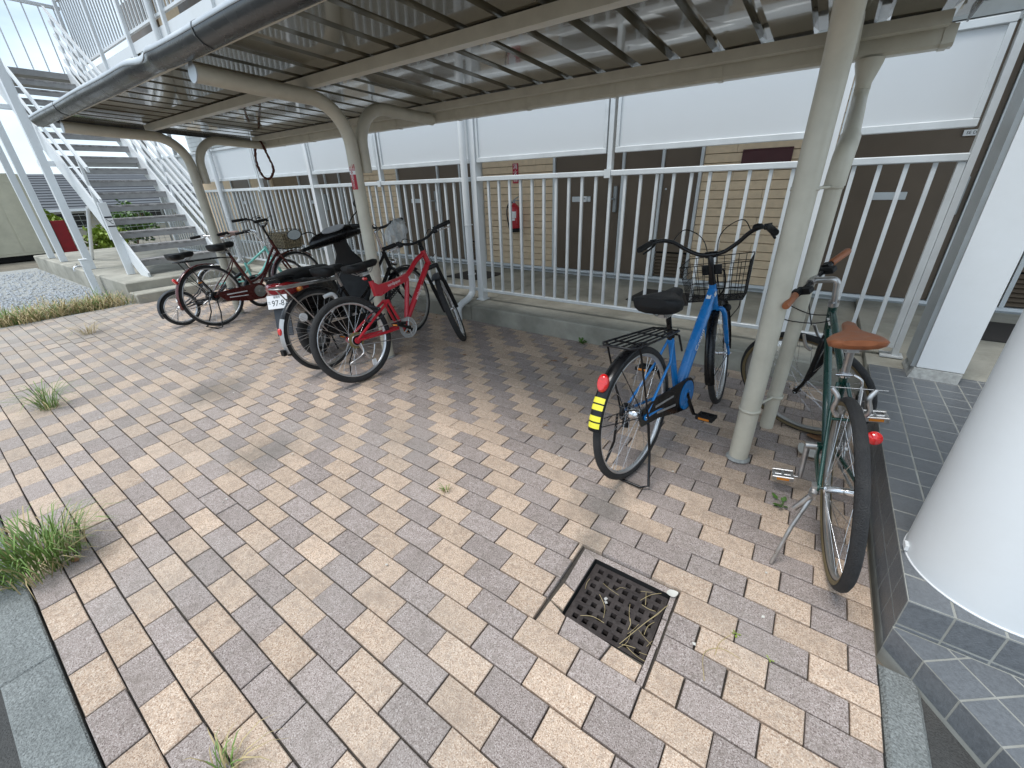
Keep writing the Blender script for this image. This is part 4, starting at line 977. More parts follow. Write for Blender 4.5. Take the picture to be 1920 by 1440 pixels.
# ------------------------------------------------------------------ blue city bicycle
def blue_bike():
    t = bikeroot(-.525, 1.783, 80.2, -4.6, 'blue city bicycle with black wire basket, black rack and yellow tape on rear fender')
    R = .34; wb = 1.085; bb = (.465, .285); hb = (.925, .675); ht = (.852, .835); st = (.352, .655); S = steerM(hb, ht, 13)
    wheel(t, 0, R, .0185, hubr=.03, hubw=.03); wheel(t, wb, R, .0185, S)
    b = MB(); b.tube(bez([(.868, 0, .795), (.80, 0, .70), (.66, 0, .53), (.555, 0, .385), (.50, 0, .315), (.468, 0, .288)], 6), [.026]*6+[.031]*18+[.024]*7, 14)
    b.tube([(bb[0], 0, bb[1]), (st[0]-.004, 0, st[1])], .0165, 12); b.tube([(hb[0], 0, hb[1]), (ht[0], 0, ht[1])], .0205, 12); b.tube([(bb[0], -.035, bb[1]), (bb[0], .035, bb[1])], .021, 12)
    stays(t, b, 0, bb, (st[0]+.006, st[1]-.03), R); b.build('frame', M_['blue'], t)
    e = MB()      # raised edge along the big tube
    for s in (-1, 1): e.tube(bez([(.86, s*.014, .812), (.79, s*.016, .72), (.655, s*.018, .553), (.56, s*.016, .415)], 6), .006, 5)
    e.build('tube_ridge', M_['blue'], t)
    fork(t, S, hb, (wb, R), 'blue', .05)
    b = MB(); b.tube([(st[0]-.004, 0, st[1]-.02), (.305, 0, .80)], .0135, 12); b.build('seat_post', M_['black'], t)
    b = MB(); b.tube([(st[0], 0, st[1]-.012), (st[0]-.003, 0, st[1]+.012)], .021, 12); b.tube([(st[0]+.02, -.03, st[1]), (st[0]+.02, .045, st[1])], .006, 6); b.tube([(st[0]+.02, -.035, st[1]), (st[0]+.035, -.05, st[1]-.09)], .006, 6); b.build('seat_clamp', M_['black'], t)
    saddle(t, .275, .865, 'saddle', .275, .122, .06, -3, .034, skirt=.062)
    b = MB(S); b.tube([(ht[0]-.0, 0, ht[1]), (.826, 0, .895), (.80, 0, .985), (.812, 0, 1.0)], [.022, .0155, .0155, .017], 12); b.tube([(.806, -.028, 1.0), (.806, .028, 1.0)], .018, 10); b.build('stem', M_['black'], t)
    path = [(.808, 0, 1.003), (.808, -.06, 1.006), (.80, -.13, 1.045), (.775, -.195, 1.095), (.71, -.255, 1.115), (.60, -.30, 1.10), (.545, -.315, 1.09)]
    h = bars(t, S, 1.0, path, 'black', gl=.12, bell=True)
    fender(t, 0, R, R+.022, .030, 78, 170, 'black'); fender(t, wb, R, R+.022, .028, 58-70, 138, 'black', S)
    fender(t, wb, R, R+.022, .028, 138, 196, 'black', S)
    fstays(t, 0, R, R+.012, (166, 120), 'black'); fstays(t, wb, R, R+.012, (185,), 'black', S)
    rack(t, -.165, .29, .735, .70, .088, R)
    a = radians(136); reflector(t, (-(R+.038)*cos(pi-a), 0, R+(R+.038)*sin(a)), 'redr', .027, .042, 18)
    b = MB()
    for a0 in (145.5, 150.5, 158.5, 163.5):
        secs = []
        for i in range(4):
            a = radians(a0+3.9*i/3); er = Vector((cos(a), 0, sin(a))); secs.append([Vector((0, 0, R))+er*(R+.0235-.012*abs(q)**2.2)+Vector((0, q*.0305, 0)) for q in (-.9, -.6, -.3, 0, .3, .6, .9)])
        m = 7; b.add([p for s in secs for p in s], [(i*m+k, i*m+k+1, (i+1)*m+k+1, (i+1)*m+k) for i in range(3) for k in range(6)], True)
    b.build('yellow_tape', M_['yellow'], t)
    crank(t, *bb, -62, 'black', 'blackm', .08, 'blue')
    cg = MB(); cg.prism([(bb[0]+.10*cos(radians(a)), bb[1]+.10*sin(radians(a))) for a in range(-75, 86, 20)]+[(.12, .40), (-.035, .388), (-.055, .345), (-.03, .30), (.15, .275), (.36, .215)], -.060, -.053); cg.build('chain_guard', M_['black'], t)
    cg = MB(); cg.disc((bb[0], -.0625, bb[1]), (0, 1, 0), .084, .004, 32); cg.disc((bb[0], -.066, bb[1]), (0, 1, 0), .035, .004, 20); cg.build('guard_disc', M_['blue'], t)
    for q in ([(.10, .35), (.30, .335), (.30, .345), (.10, .362)], [(.12, .31), (.33, .27), (.33, .283), (.12, .322)]):
        g = MB(); g.prism(q, -.0615, -.0602); g.build('guard_slot', M_['silver'], t)
    # double-leg stand
    b = MB(); b.tube([(-.015, -.085, R-.02), (-.02, -.10, .16), (-.075, -.13, .012), (-.10, -.10, .006), (-.10, .10, .006), (-.075, .13, .012), (-.02, .10, .16), (-.015, .085, R-.02)], .0068, 8); b.build('stand', M_['black'], t)
    b = MB(); b.tube(bez([(.04, .045, R+.02), (.04, .06, R-.03), (.02, .06, R-.10)], 4), .02, 8); b.ring((.0, .052, R), (0, 1, 0), .035, .012, 20, 6); b.build('hub_brake', M_['blackm'], t)
    basket(t, S, .99, .72, .935, .20, .27, .30, .37, 'black')
    b = MB(S); b.tube(bez([(.865, 0, .90), (.90, -.05, .90), (.95, -.05, .79), (1.0, 0, .72)], 5), .005, 6); b.box(.835, .862, -.05, .05, .885, .94); b.build('basket_bracket', M_['black'], t)
    cables(t, [([(.77, -.20, 1.09), (.83, -.15, 1.16), (.88, -.04, 1.10), (.87, -.02, .95), (.92, -.03, .74)], S), ([(.77, .20, 1.09), (.83, .14, 1.15), (.87, .05, 1.08), (.865, .02, .93), (.86, .02, .83)], S), ([(.93, -.05, .72), (.96, -.12, .74), (1.02, -.12, .66), (1.0, -.07, .58), (1.0, -.06, .45), (wb, -.06, R)], S)])
    b = MB(S); b.lathe((.985, -.055, .66), (1, 0, -.2), [(0, -.02), (.022, -.018), (.026, .02), (.022, .04), (0, .042)], 14); b.build('dynamo_lamp', M_['blackm'], t)
    # script on the right flank of the big tube
    text_mesh('Cream', .05, M_['whitep'], 'lettering', t, frame((.66, -.0325, .548), (.64, 0, .77), (-.77, 0, .64)), .0004)
    b = MB(); b.box(-.012, .012, -.026, -.0245, -.013, .013, M=Matrix.Translation((.845, .0, .775)) @ Matrix.Rotation(.9, 4, 'Y')); b.box(-.012, .012, -.012, .012, .0265, .0275, M=Matrix.Translation((.835, .0, .745)) @ Matrix.Rotation(-.85, 4, 'Y')); b.build('registration_sticker', M_['whitep'], t)
blue_bike()
# ------------------------------------------------------------------ green sports bicycle
def green_bike():
    t = bikeroot(.321, 1.643, 96, -7.8, 'dark green bicycle with tan leather saddle and grips beside the tiled step')
    R = .345; wb = 1.03; bb = (.43, .275); hb = (.835, .685); ht = (.785, .835); st = (.27, .70); S = steerM(hb, ht, 62)
    wheel(t, 0, R, .0195, gum=True, hubw=.045, hubr=.014, rim='rim_d'); wheel(t, wb, R, .0195, S, gum=True, rim='rim_d')
    b = MB(); b.tube([(hb[0]-.008, 0, hb[1]+.03), (bb[0], 0, bb[1])], .0165, 12); b.tube([(ht[0]+.008, 0, ht[1]-.03), (st[0]+.01, 0, st[1]-.03)], .0145, 12); b.tube([(bb[0], 0, bb[1]), (st[0], 0, st[1])], .0145, 12)
    b.tube([(hb[0], 0, hb[1]), (ht[0], 0, ht[1])], .019, 12); b.tube([(bb[0], -.034, bb[1]), (bb[0], .034, bb[1])], .02, 12); stays(t, b, 0, bb, (st[0]+.01, st[1]-.045), R, .065, .0085)
    b.tube([(.16, -.035, .555), (.16, .035, .555)], .006, 6); b.build('frame', M_['green'], t)
    b = MB(); b.tube([(st[0], 0, st[1]-.01), (.228, 0, .81)], .0135, 12); b.build('seat_post', M_['steel'], t)
    b = MB(); b.tube([(st[0]+.003, 0, st[1]-.012), (st[0]-.002, 0, st[1]+.01)], .0195, 12); b.tube([(st[0]-.02, -.02, st[1]), (st[0]-.02, .03, st[1])], .006, 6); b.tube(bez([(st[0]-.02, -.025, st[1]), (st[0]-.03, -.05, st[1]-.02), (st[0]-.02, -.05, st[1]-.08)], 4), .005, 6); b.build('quick_release', M_['chrome'], t)
    saddle(t, .235, .865, 'brownl', .275, .085, .03, -1, .021, skirt=.026)
    fork(t, S, hb, (wb, R), 'black', .052, r0=.015)
    b = MB(S); b.tube([(ht[0], 0, ht[1]), (ht[0]-.006, 0, ht[1]+.02)], .022, 12); b.tube([(ht[0]-.006, 0, ht[1]+.015), (.75, 0, .945)], .0125, 12); b.tube(bez([(.75, 0, .94), (.755, 0, .962), (.80, 0, .968), (.845, 0, .968)], 4), .0145, 10); b.tube([(.845, -.025, .968), (.845, .025, .968)], .018, 10); b.build('stem', M_['steel'], t)
    bars(t, S, .968, [(.845, 0, .968), (.843, -.12, .972), (.835, -.19, .98), (.82, -.27, .983)], 'black', 'brownl', .115, levm='steel', gr=.0165)
    for s in (-1, 1):      # shifters
        b = MB(S); b.box(.80, .865, s*.10-.018, s*.10+.018, .955, .985, .006); b.build('shifter', M_['blackm'], t)
    crank(t, *bb, 82, 'steel', 'steel', .088, 'steel', solid=False, pedw=.085, yoff=.055)
    chain(t, *bb, R, .085, .035, -.055)
    for k, r_ in enumerate((.045, .038, .031)):
        b = MB(); b.disc((0, -.042-.006*k, R), (0, 1, 0), r_, .003, 24); b.build('sprocket', M_['steel'], t)
    b = MB(); b.tube([(.01, -.07, R-.03), (.0, -.075, R-.08), (.03, -.072, R-.13)], .011, 8); b.disc((.0, -.07, R-.085), (0, 1, 0), .024, .008, 16); b.disc((.03, -.07, R-.135), (0, 1, 0), .022, .008, 16); b.build('derailleur', M_['blackm'], t)
    for s in (-1, 1):      # long brake arms
        b = MB(); b.tube(bez([(.075, s*.035, R+.265), (.065, s*.05, R+.30), (.06, s*.042, R+.345), (.07, s*.06, R+.375)], 5), .0085, 7); b.box(.05, .09, s*.028-.006, s*.028+.006, R+.285, R+.30); b.build('brake_arm', M_['steel'], t)
        b = MB(S); b.tube(bez([(.90, s*.05, hb[1]-.07), (.915, s*.055, hb[1]-.04), (.915, s*.05, hb[1]+.02)], 5), .008, 6); b.build('brake_arm', M_['steel'], t)
    b = MB(); b.tube([(.07, -.09, R+.375), (.07, .065, R+.38)], .0018, 5); b.build('cable', M_['steel'], t)
    cables(t, [([(.86, -.13, .985), (.93, -.10, .96), (.91, -.04, .84), (.90, 0, .73)], S), ([(.86, .13, .985), (.94, .09, .92), (.88, .04, .82), (.80, .03, .80)], S), ([(.86, .14, .97), (.96, .12, .85), (.87, .05, .77), (.78, .02, .77)], S)])
    b = MB(); b.tube([(.0, .078, R-.01), (-.02, .085, R-.02)], .014, 8); b.tube([(-.03, .088, R-.03), (-.07, .14, .20), (-.105, .195, .03)], .0075, 8); b.box(-.012, .02, .072, .086, R-.05, R+.01); b.tube([(-.03, .09, R-.02), (-.03, .135, R-.09)], .011, 8); b.build('kickstand', M_['steel'], t)
    b = MB(); b.tube([(.09, -.045, R+.20), (.03, -.066, R+.215)], .004, 6); b.lathe((.03, -.068, R+.215), (-1, 0, .2), [(0, .014), (.022, .01), (.024, 0), (.02, -.01), (0, -.01)], 18); b.build('side_reflector', M_['redr'], t)
    b = MB(); b.box(.20, .235, -.0505, -.047, .59, .66); b.build('registration_sticker', M_['whitep'], t)
    b = MB(S); b.box(-.012, .012, .0195, .0205, -.02, .02, M=Matrix.Translation((.80, 0, .76))); b.build('head_badge', M_['whitep'], t)
green_bike()
# ------------------------------------------------------------------ red suspension mountain bicycle
def red_bike():
    t = bikeroot(-2.733, 1.761, 86.1, -9.0, 'red full suspension mountain bicycle with knobbly tyres leaning by the middle post')
    R = .335; wb = 1.10; bb = (.485, .31); hb = (.895, .775); ht = (.855, .90); st = (.29, .725); S = steerM(hb, ht, 46)
    wheel(t, 0, R, .026, rim='rim', hubw=.04); wheel(t, wb, R, .026, S)
    b = MB()
    b.loft([[(x+dx*.0, y*w_, z+dz*h_) for y, dz in ((-1, -1), (1, -1), (1, 1), (-1, 1))] for x, z, w_, h_, dx in ((.285, .675, .02, .058, 0), (.33, .655, .022, .045, 0), (.42, .672, .022, .032, 0), (.55, .695, .021, .028, 0), (.63, .715, .020, .030, 0))], False)
    b.tube(bez([(.615, 0, .715), (.68, 0, .755), (.76, 0, .825), (ht[0]+.005, 0, ht[1]-.025)], 5), .0205, 10)
    b.tube(bez([(hb[0]-.005, 0, hb[1]+.02), (.78, 0, .665), (.62, 0, .47), (.505, 0, .335)], 5), .0245, 12)
    b.tube([(.625, 0, .70), (.60, 0, .60), (.515, 0, .34)], .0205, 10); b.tube([(.30, 0, .62), (st[0]-.006, 0, st[1]+.015)], .021, 12)
    b.tube([(hb[0], 0, hb[1]), (ht[0], 0, ht[1])], .023, 12); b.tube([(bb[0], -.036, bb[1]), (bb[0], .036, bb[1])], .023, 12); b.build('frame', M_['redp'], t)
    b = MB()
    for s in (-1, 1):
        b.tube([(0, s*.065, R), (.19, s*.055, .455), (.37, s*.035, .56)], .0115, 8); b.tube([(0, s*.065, R), (.25, s*.05, R-.01), (.45, s*.04, .325)], .0125, 8)
        b.tube([(.37, s*.035, .56), (.40, s*.035, .47), (.45, s*.04, .33)], .012, 8); b.disc((0, s*.068, R), (0, 1, 0), .024, .007, 12)
    b.tube([(.37, -.04, .56), (.37, .04, .56)], .014, 8); b.build('swing_arm', M_['redp'], t)
    b = MB(); p0, p1 = Vector((.385, 0, .565)), Vector((.535, 0, .655)); d = p1-p0; b.tube([p0, p1], .008, 8)
    hx = [p0+d*(.12+.76*k/60)+Vector((-d.z, 0, d.x)).normalized()*.021*cos(k*.62)+Vector((0, .021*sin(k*.62), 0)) for k in range(61)]; b.tube(hx, .0042, 5); b.build('shock_spring', M_['blackm'], t)
    b = MB(); b.tube([(st[0]-.006, 0, st[1]), (.262, 0, .83)], .0145, 12); b.build('seat_post', M_['blackm'], t)
    saddle(t, .235, .868, 'saddle', .29, .08, .05, -6, .026, skirt=.045)
    rr_ = reflector(t, (.235, 0, .765), 'redr', .02, .013, 12)
    b = MB(S)
    for s in (-1, 1):
        b.tube([(hb[0]+.012, s*.058, hb[1]-.03), (.985, s*.060, .56)], .0145, 8); b.tube([(.97, s*.060, .60), (wb-.012, s*.060, R)], .0185, 8)
    b.box(hb[0]-.03, hb[0]+.035, -.075, .075, hb[1]-.045, hb[1]-.01, .008); b.build('suspension_fork', M_['blackm'], t)
    b = MB(S); b.tube([(ht[0], 0, ht[1]), (ht[0]-.01, 0, ht[1]+.03)], .021, 10); b.tube([(ht[0]-.01, 0, ht[1]+.025), (.905, 0, .985)], .018, 10); b.build('stem', M_['blackm'], t)
    bars(t, S, .985, [(.905, 0, .985), (.90, -.08, .99), (.885, -.16, 1.02), (.865, -.22, 1.03), (.845, -.315, 1.03)], 'blackm', 'blackm', .12, levm='chrome', gr=.0175)
    for s in (-1, 1): b = MB(S); b.box(.87, .915, s*.165-.02, s*.165+.02, .995, 1.035, .006); b.build('shifter', M_['blackm'], t)
    crank(t, *bb, -205, 'blackm', 'blackm', .088, 'silver', solid=False, yoff=.058); chain(t, *bb, R, .085, .04, -.058)
    b = MB(); b.disc((0, -.05, R), (0, 1, 0), .062, .005, 32); b.build('rusty_sprocket', M_['gumyel'], t); b = MB(); b.disc((0, -.056, R), (0, 1, 0), .042, .008, 24); b.build('freewheel', M_['blackm'], t)
    b = MB(); b.tube([(.0, -.08, R-.03), (.02, -.082, R-.09), (.05, -.08, R-.15)], .012, 8); b.tube(bez([(.0, -.10, R-.02), (-.01, -.115, R-.10), (-.13, -.10, R-.15), (.05, -.10, R-.165), (.12, -.09, R-.06)], 5), .006, 6); b.build('derailleur', M_['steel'], t)
    # front fork-mounted mudguard
    b = MB(S); secs = []
    for a in range(60, 128, 8):
        aa = radians(a); er = Vector((cos(aa), 0, sin(aa))); secs.append([Vector((wb, 0, R))+er*(R+.03-.018*abs(q)**2)+Vector((0, q*.042, 0)) for q in (-1, -.5, 0, .5, 1)]+[Vector((wb, 0, R))+er*(R+.026-.018*abs(q)**2)+Vector((0, q*.042, 0)) for q in (1, .5, 0, -.5, -1)])
    b.loft(secs, True); b.build('mudguard', M_['dkgrey'], t)
    cables(t, [([(.90, -.17, 1.02), (.97, -.10, 1.05), (1.0, -.02, .95), (.93, -.03, .80), (.93, -.06, .72)], S), ([(.90, .17, 1.02), (.98, .12, 1.06), (1.0, .03, .97), (.86, .03, .86), (.70, .02, .78)], S), ([(.91, -.14, 1.0), (1.02, -.12, .98), (.98, -.09, .86), (.90, -.05, .82)], S)])
    b = MB(); b.tube(bez([(.30, .02, .62), (.25, .05, .58), (.20, -.02, .56), (.27, -.05, .52), (.16, -.055, .50), (.12, -.055, .46), (.20, -.06, .44), (.30, -.05, .47)], 6), .0065, 6); b.build('spiral_lock', M_['dkgrey'], t)
    text_mesh('sandpiper', .034, M_['whitep'], 'lettering', t, frame((.475, -.0232, .687), (.98, 0, .15), (-.15, 0, .98)), .0004)
    text_mesh('sandpiper', .036, M_['whitep'], 'lettering', t, frame((.70, -.0255, .566), (.64, 0, .77), (-.77, 0, .64)), .0004)
    b = MB(); b.tube([(.05, .07, R-.03), (-.02, .12, .15), (-.03, .15, .012)], .006, 6); b.build('kickstand', M_['blackm'], t)
    b = MB(); b.box(.11, .145, -.004, .004, .09, .14); b.build('wheel_reflector', M_['whitep'], t)
red_bike()
# ------------------------------------------------------------------ black city bicycle with plastic bag
def black_bike():
    t = bikeroot(-3.213, 1.784, 95.2, -3.9, 'black city bicycle with silver rack standing between the scooter and the red bicycle')
    R = .335; wb = 1.08; bb = (.45, .28); hb = (.90, .69); ht = (.845, .86); st = (.30, .64); S = steerM(hb, ht, 6)
    wheel(t, 0, R, .0175, rim='rim_d', spm='steel'); wheel(t, wb, R, .0175, S, rim='rim_d', spm='steel')
    b = MB(); b.tube(bez([(hb[0], 0, hb[1]+.02), (.75, 0, .55), (.60, 0, .40), (bb[0], 0, bb[1])], 5), .018, 10); b.tube(bez([(ht[0], 0, ht[1]-.04), (.68, 0, .66), (.52, 0, .52), (.385, 0, .46)], 5), .014, 10)
    b.tube([(bb[0], 0, bb[1]), (st[0], 0, st[1])], .0155, 10); b.tube([(hb[0], 0, hb[1]), (ht[0], 0, ht[1])], .019, 10); b.tube([(bb[0], -.035, bb[1]), (bb[0], .035, bb[1])], .02, 10); stays(t, b, 0, bb, st, R); b.build('frame', M_['black'], t)
    fork(t, S, hb, (wb, R), 'black')
    b = MB(); b.tube([(st[0], 0, st[1]), (.262, 0, .76)], .0135, 10); b.build('seat_post', M_['steel'], t); saddle(t, .225, .80, 'saddle', .265, .115, .06, -2, .034, skirt=.058)
    b = MB(S); b.tube([(ht[0], 0, ht[1]), (.80, 0, 1.03)], .0135, 10); b.tube([(.80, 0, 1.03), (.86, 0, 1.06)], .013, 8); b.build('stem', M_['chrome'], t)
    bars(t, S, 1.06, [(.86, 0, 1.06), (.87, -.10, 1.075), (.865, -.19, 1.10), (.84, -.30, 1.11)], 'blackm', 'blackm', .12, levm='steel')
    fender(t, 0, R, R+.022, .029, 60, 198, 'black'); fender(t, wb, R, R+.022, .028, 50, 200, 'black', S); fstays(t, 0, R, R+.012, (183, 140), 'steel')
    b = MB(); secs = []
    for i in range(9):
        a = radians(150+5.6*i); er = Vector((cos(a), 0, sin(a))); secs.append([Vector((0, 0, R))+er*(R+.0235-.012*abs(q)**2.2)+Vector((0, q*.0295, 0)) for q in (-1, -.6, -.3, 0, .3, .6, 1)])
    b.add([p for s in secs for p in s], [(i*7+k, i*7+k+1, (i+1)*7+k+1, (i+1)*7+k) for i in range(8) for k in range(6)], True); b.build('fender_strip', M_['silver'], t)
    rack(t, -.30, .17, .735, .72, .07, R, 'steel', 5)
    reflector(t, (-.345, 0, .42), 'redr', .02, .03, 0); b = MB(); b.box(-.012, .012, -.02, .02, -.022, .022, M=Matrix.Translation((-.37, 0, .26))); b.build('mud_flap', M_['blackm'], t)
    b = MB(); b.disc((-.13, -.006, .48), (0, 1, 0), .034, .01, 20); b.build('wheel_reflector', M_['whitep'], t)
    crank(t, *bb, 40, 'steel', 'blackm', .08, 'steel'); cg = MB(); cg.prism([(bb[0]+.095*cos(radians(a)), bb[1]+.095*sin(radians(a))) for a in range(-75, 86, 20)]+[(0, .385), (-.04, .34), (0, .295)], -.058, -.052); cg.build('chain_guard', M_['black'], t)
    b = MB(); b.tube(bez([(.06, -.06, .60), (.13, -.08, .61), (.16, -.075, .55), (.09, -.06, .47)], 6), .016, 8); b.build('ring_lock', M_['alu'], t)
    b = MB(); b.tube([(-.01, .07, R), (-.06, .10, .01)], .007, 6); b.build('kickstand', M_['steel'], t)
    b = MB(S); b.lathe((.955, .0, .74), (1, 0, -.15), [(0, -.03), (.03, -.02), (.035, .02), (.03, .03), (0, .034)], 14); b.build('head_lamp', M_['chrome'], t)
    cables(t, [([(.80, -.19, 1.10), (.90, -.12, 1.12), (.93, -.03, 1.0), (.92, 0, .78)], S), ([(.80, .19, 1.10), (.91, .10, 1.10), (.92, .02, .98), (.87, .02, .84)], S)])
    return t, S
bt, bS = black_bike()
# crumpled translucent bag tied to the right handlebar
random.seed(8)
bm = bpy.data.materials.new('bag_film'); bm.use_nodes = True; _t = bm.node_tree; _b = _t.nodes['Principled BSDF']; _b.inputs['Base Color'].default_value = (.62, .64, .64, 1); _b.inputs['Roughness'].default_value = .28
_tr = N(_t, 'ShaderNodeBsdfTransparent'); _mx = N(_t, 'ShaderNodeMixShader'); _mx.inputs[0].default_value = .5
_t.links.new(_tr.outputs[0], _mx.inputs[1]); _t.links.new(_b.outputs[0], _mx.inputs[2]); _t.links.new(_mx.outputs[0], _t.nodes['Material Output'].inputs[0])
bgr = empty('plastic_bag', (-3.10, 2.60, .84), label='crumpled clear plastic bag hanging from the black bicycle handlebar', cat='bag')
def crumple(c, r, seed):
    random.seed(seed); b = MB(); n, m = 14, 10; ph = [random.uniform(0, 6.3) for _ in range(8)]; secs = []
    for j in range(m+1):
        th = pi*j/m; s = []
        for i in range(n):
            a = 2*pi*i/n; k = 1+.22*sin(3*a+ph[0]+2*th)+.15*sin(5*a+ph[1]-3*th)+.12*sin(7*a+ph[2])+random.uniform(-.09, .09)
            s.append((c[0]+r[0]*sin(th)*cos(a)*k, c[1]+r[1]*sin(th)*sin(a)*k, c[2]+r[2]*cos(th)*(1+.08*sin(2*a+ph[3]))))
        secs.append(s)
    b.loft(secs, False, False); return b
crumple((0, .04, .21), (.06, .075, .09), 2).build('upper_lobe', bm, bgr); crumple((.01, -.05, .14), (.06, .065, .12), 4).build('lower_lobe', bm, bgr)
b = MB(); b.tube([(0, 0, .26), (0, -.01, .31)], [.012, .006], 6); b.build('knot', bm, bgr)
# ------------------------------------------------------------------ maroon city bicycle
def maroon_bike():
    t = bikeroot(-5.509, 1.866, 97.1, -2.9, 'maroon city bicycle with chain guard and floral lined front basket')
    R = .34; wb = 1.12; bb = (.51, .29); hb = (.935, .68); ht = (.875, .85); st = (.335, .74); S = steerM(hb, ht, -8)
    wheel(t, 0, R, .018); wheel(t, wb, R, .018, S)
    b = MB(); b.tube(bez([(hb[0]-.01, 0, hb[1]+.02), (.78, 0, .57), (.64, 0, .42), (bb[0], 0, bb[1])], 5), .017, 10); b.tube(bez([(ht[0]+.02, 0, ht[1]-.08), (.80, 0, .66), (.68, 0, .50), (.55, 0, .425), (.47, 0, .41)], 5), .0155, 10)
    b.tube([(bb[0], 0, bb[1]), (st[0], 0, st[1])], .0165, 10); b.tube([(hb[0], 0, hb[1]), (ht[0], 0, ht[1])], .02, 10); b.tube([(bb[0], -.035, bb[1]), (bb[0], .035, bb[1])], .021, 10); stays(t, b, 0, bb, (st[0]+.012, st[1]-.05), R); b.build('frame', M_['maroon'], t)
    fork(t, S, hb, (wb, R), 'maroon')
    b = MB(); b.tube([(st[0], 0, st[1]), (.30, 0, .83)], .0135, 10); b.build('seat_post', M_['blackm'], t); saddle(t, .28, .86, 'saddle', .275, .12, .06, -5, .032, skirt=.055)
    b = MB(S); b.tube([(ht[0], 0, ht[1]), (.825, 0, 1.01)], .0135, 10); b.tube([(.825, -.03, 1.015), (.825, .03, 1.015)], .017, 8); b.build('stem', M_['black'], t)
    bars(t, S, 1.015, [(.825, 0, 1.015), (.83, -.05, 1.02), (.83, -.12, 1.055), (.80, -.20, 1.09), (.72, -.26, 1.095), (.62, -.29, 1.085)], 'black', 'blackm', .13, levm='steel', bell=True)
    fender(t, 0, R, R+.022, .030, 70, 192, 'maroon'); fender(t, wb, R, R+.022, .029, 45, 198, 'maroon', S); fstays(t, 0, R, R+.012, (186, 130), 'black')
    rack(t, -.24, .22, .745, .735, .075, R, 'black', 4)
    reflector(t, (-.31, 0, .56), 'redr', .024, .036, -30)
    b = MB()
    for a in (140, 175):
        aa = radians(a); b.box(-.014, .014, -.012, .012, -.002, .002, M=Matrix.Translation(((R+.025)*cos(aa), 0, R+(R+.025)*sin(aa))) @ Matrix.Rotation(pi/2-aa, 4, 'Y'))
    b.build('fender_sticker', M_['whitep'], t)
    crank(t, *bb, 25, 'steel', 'blackm', .082, 'steel')
    cg = MB(); cg.prism([(bb[0]+.10*cos(radians(a)), bb[1]+.10*sin(radians(a))) for a in range(-75, 86, 20)]+[(.35, .385), (.05, .375), (.04, .33), (.10, .262), (.36, .205)], -.062, -.054); cg.build('chain_guard', M_['maroon'], t)
    cg = MB(); cg.disc((bb[0], -.066, bb[1]), (0, 1, 0), .07, .004, 24); cg.build('chainring_cover', M_['chrome'], t)
    for q in ([(.12, .325), (.36, .318), (.36, .330), (.12, .338)], [(.14, .29), (.36, .27), (.36, .28), (.14, .30)]):
        g = MB(); g.prism(q, -.0635, -.0622); g.build('guard_stripe', M_['whitep'], t)
    b = MB(); b.tube([(-.015, -.085, R-.02), (-.03, -.10, .16), (-.09, -.15, .012), (-.13, -.12, .006), (-.13, .12, .006), (-.09, .15, .012), (-.03, .10, .16), (-.015, .085, R-.02)], .0068, 8); b.build('stand', M_['blackm'], t)
    b = MB(); b.ring((0, .05, R), (0, 1, 0), .04, .014, 20, 6); b.lathe((0, -.045, R), (0, 1, 0), [(.045, -.012), (.05, 0), (.045, .012), (.02, .012), (.02, -.012)], 20, closed=True); b.build('hub_gear', M_['blackm'], t)
    bk_ = basket(t, S, 1.06, .73, .93, .22, .28, .28, .35, 'black', 8, 5)
    b = MB(S); b.loft([[(1.06-l*.4, -w_/2, z), (1.06+l*.6, -w_/2, z), (1.06+l*.6, w_/2, z), (1.06-l*.4, w_/2, z)] for z, l, w_ in ((.74, .215, .275), (.92, .272, .34))], False); b.build('basket_liner', M_['basketl'], bk_)
    cables(t, [([(.79, -.20, 1.09), (.90, -.15, 1.14), (.93, -.05, 1.04), (.90, 0, .88)], S), ([(.79, .20, 1.09), (.90, .14, 1.13), (.92, .04, 1.02), (.89, .02, .86)], S)])
    b = MB(); b.box(-.1, -.06, -.0075, -.004, .50, .515); b.build('spoke_reflector', M_['amber'], t)
maroon_bike()
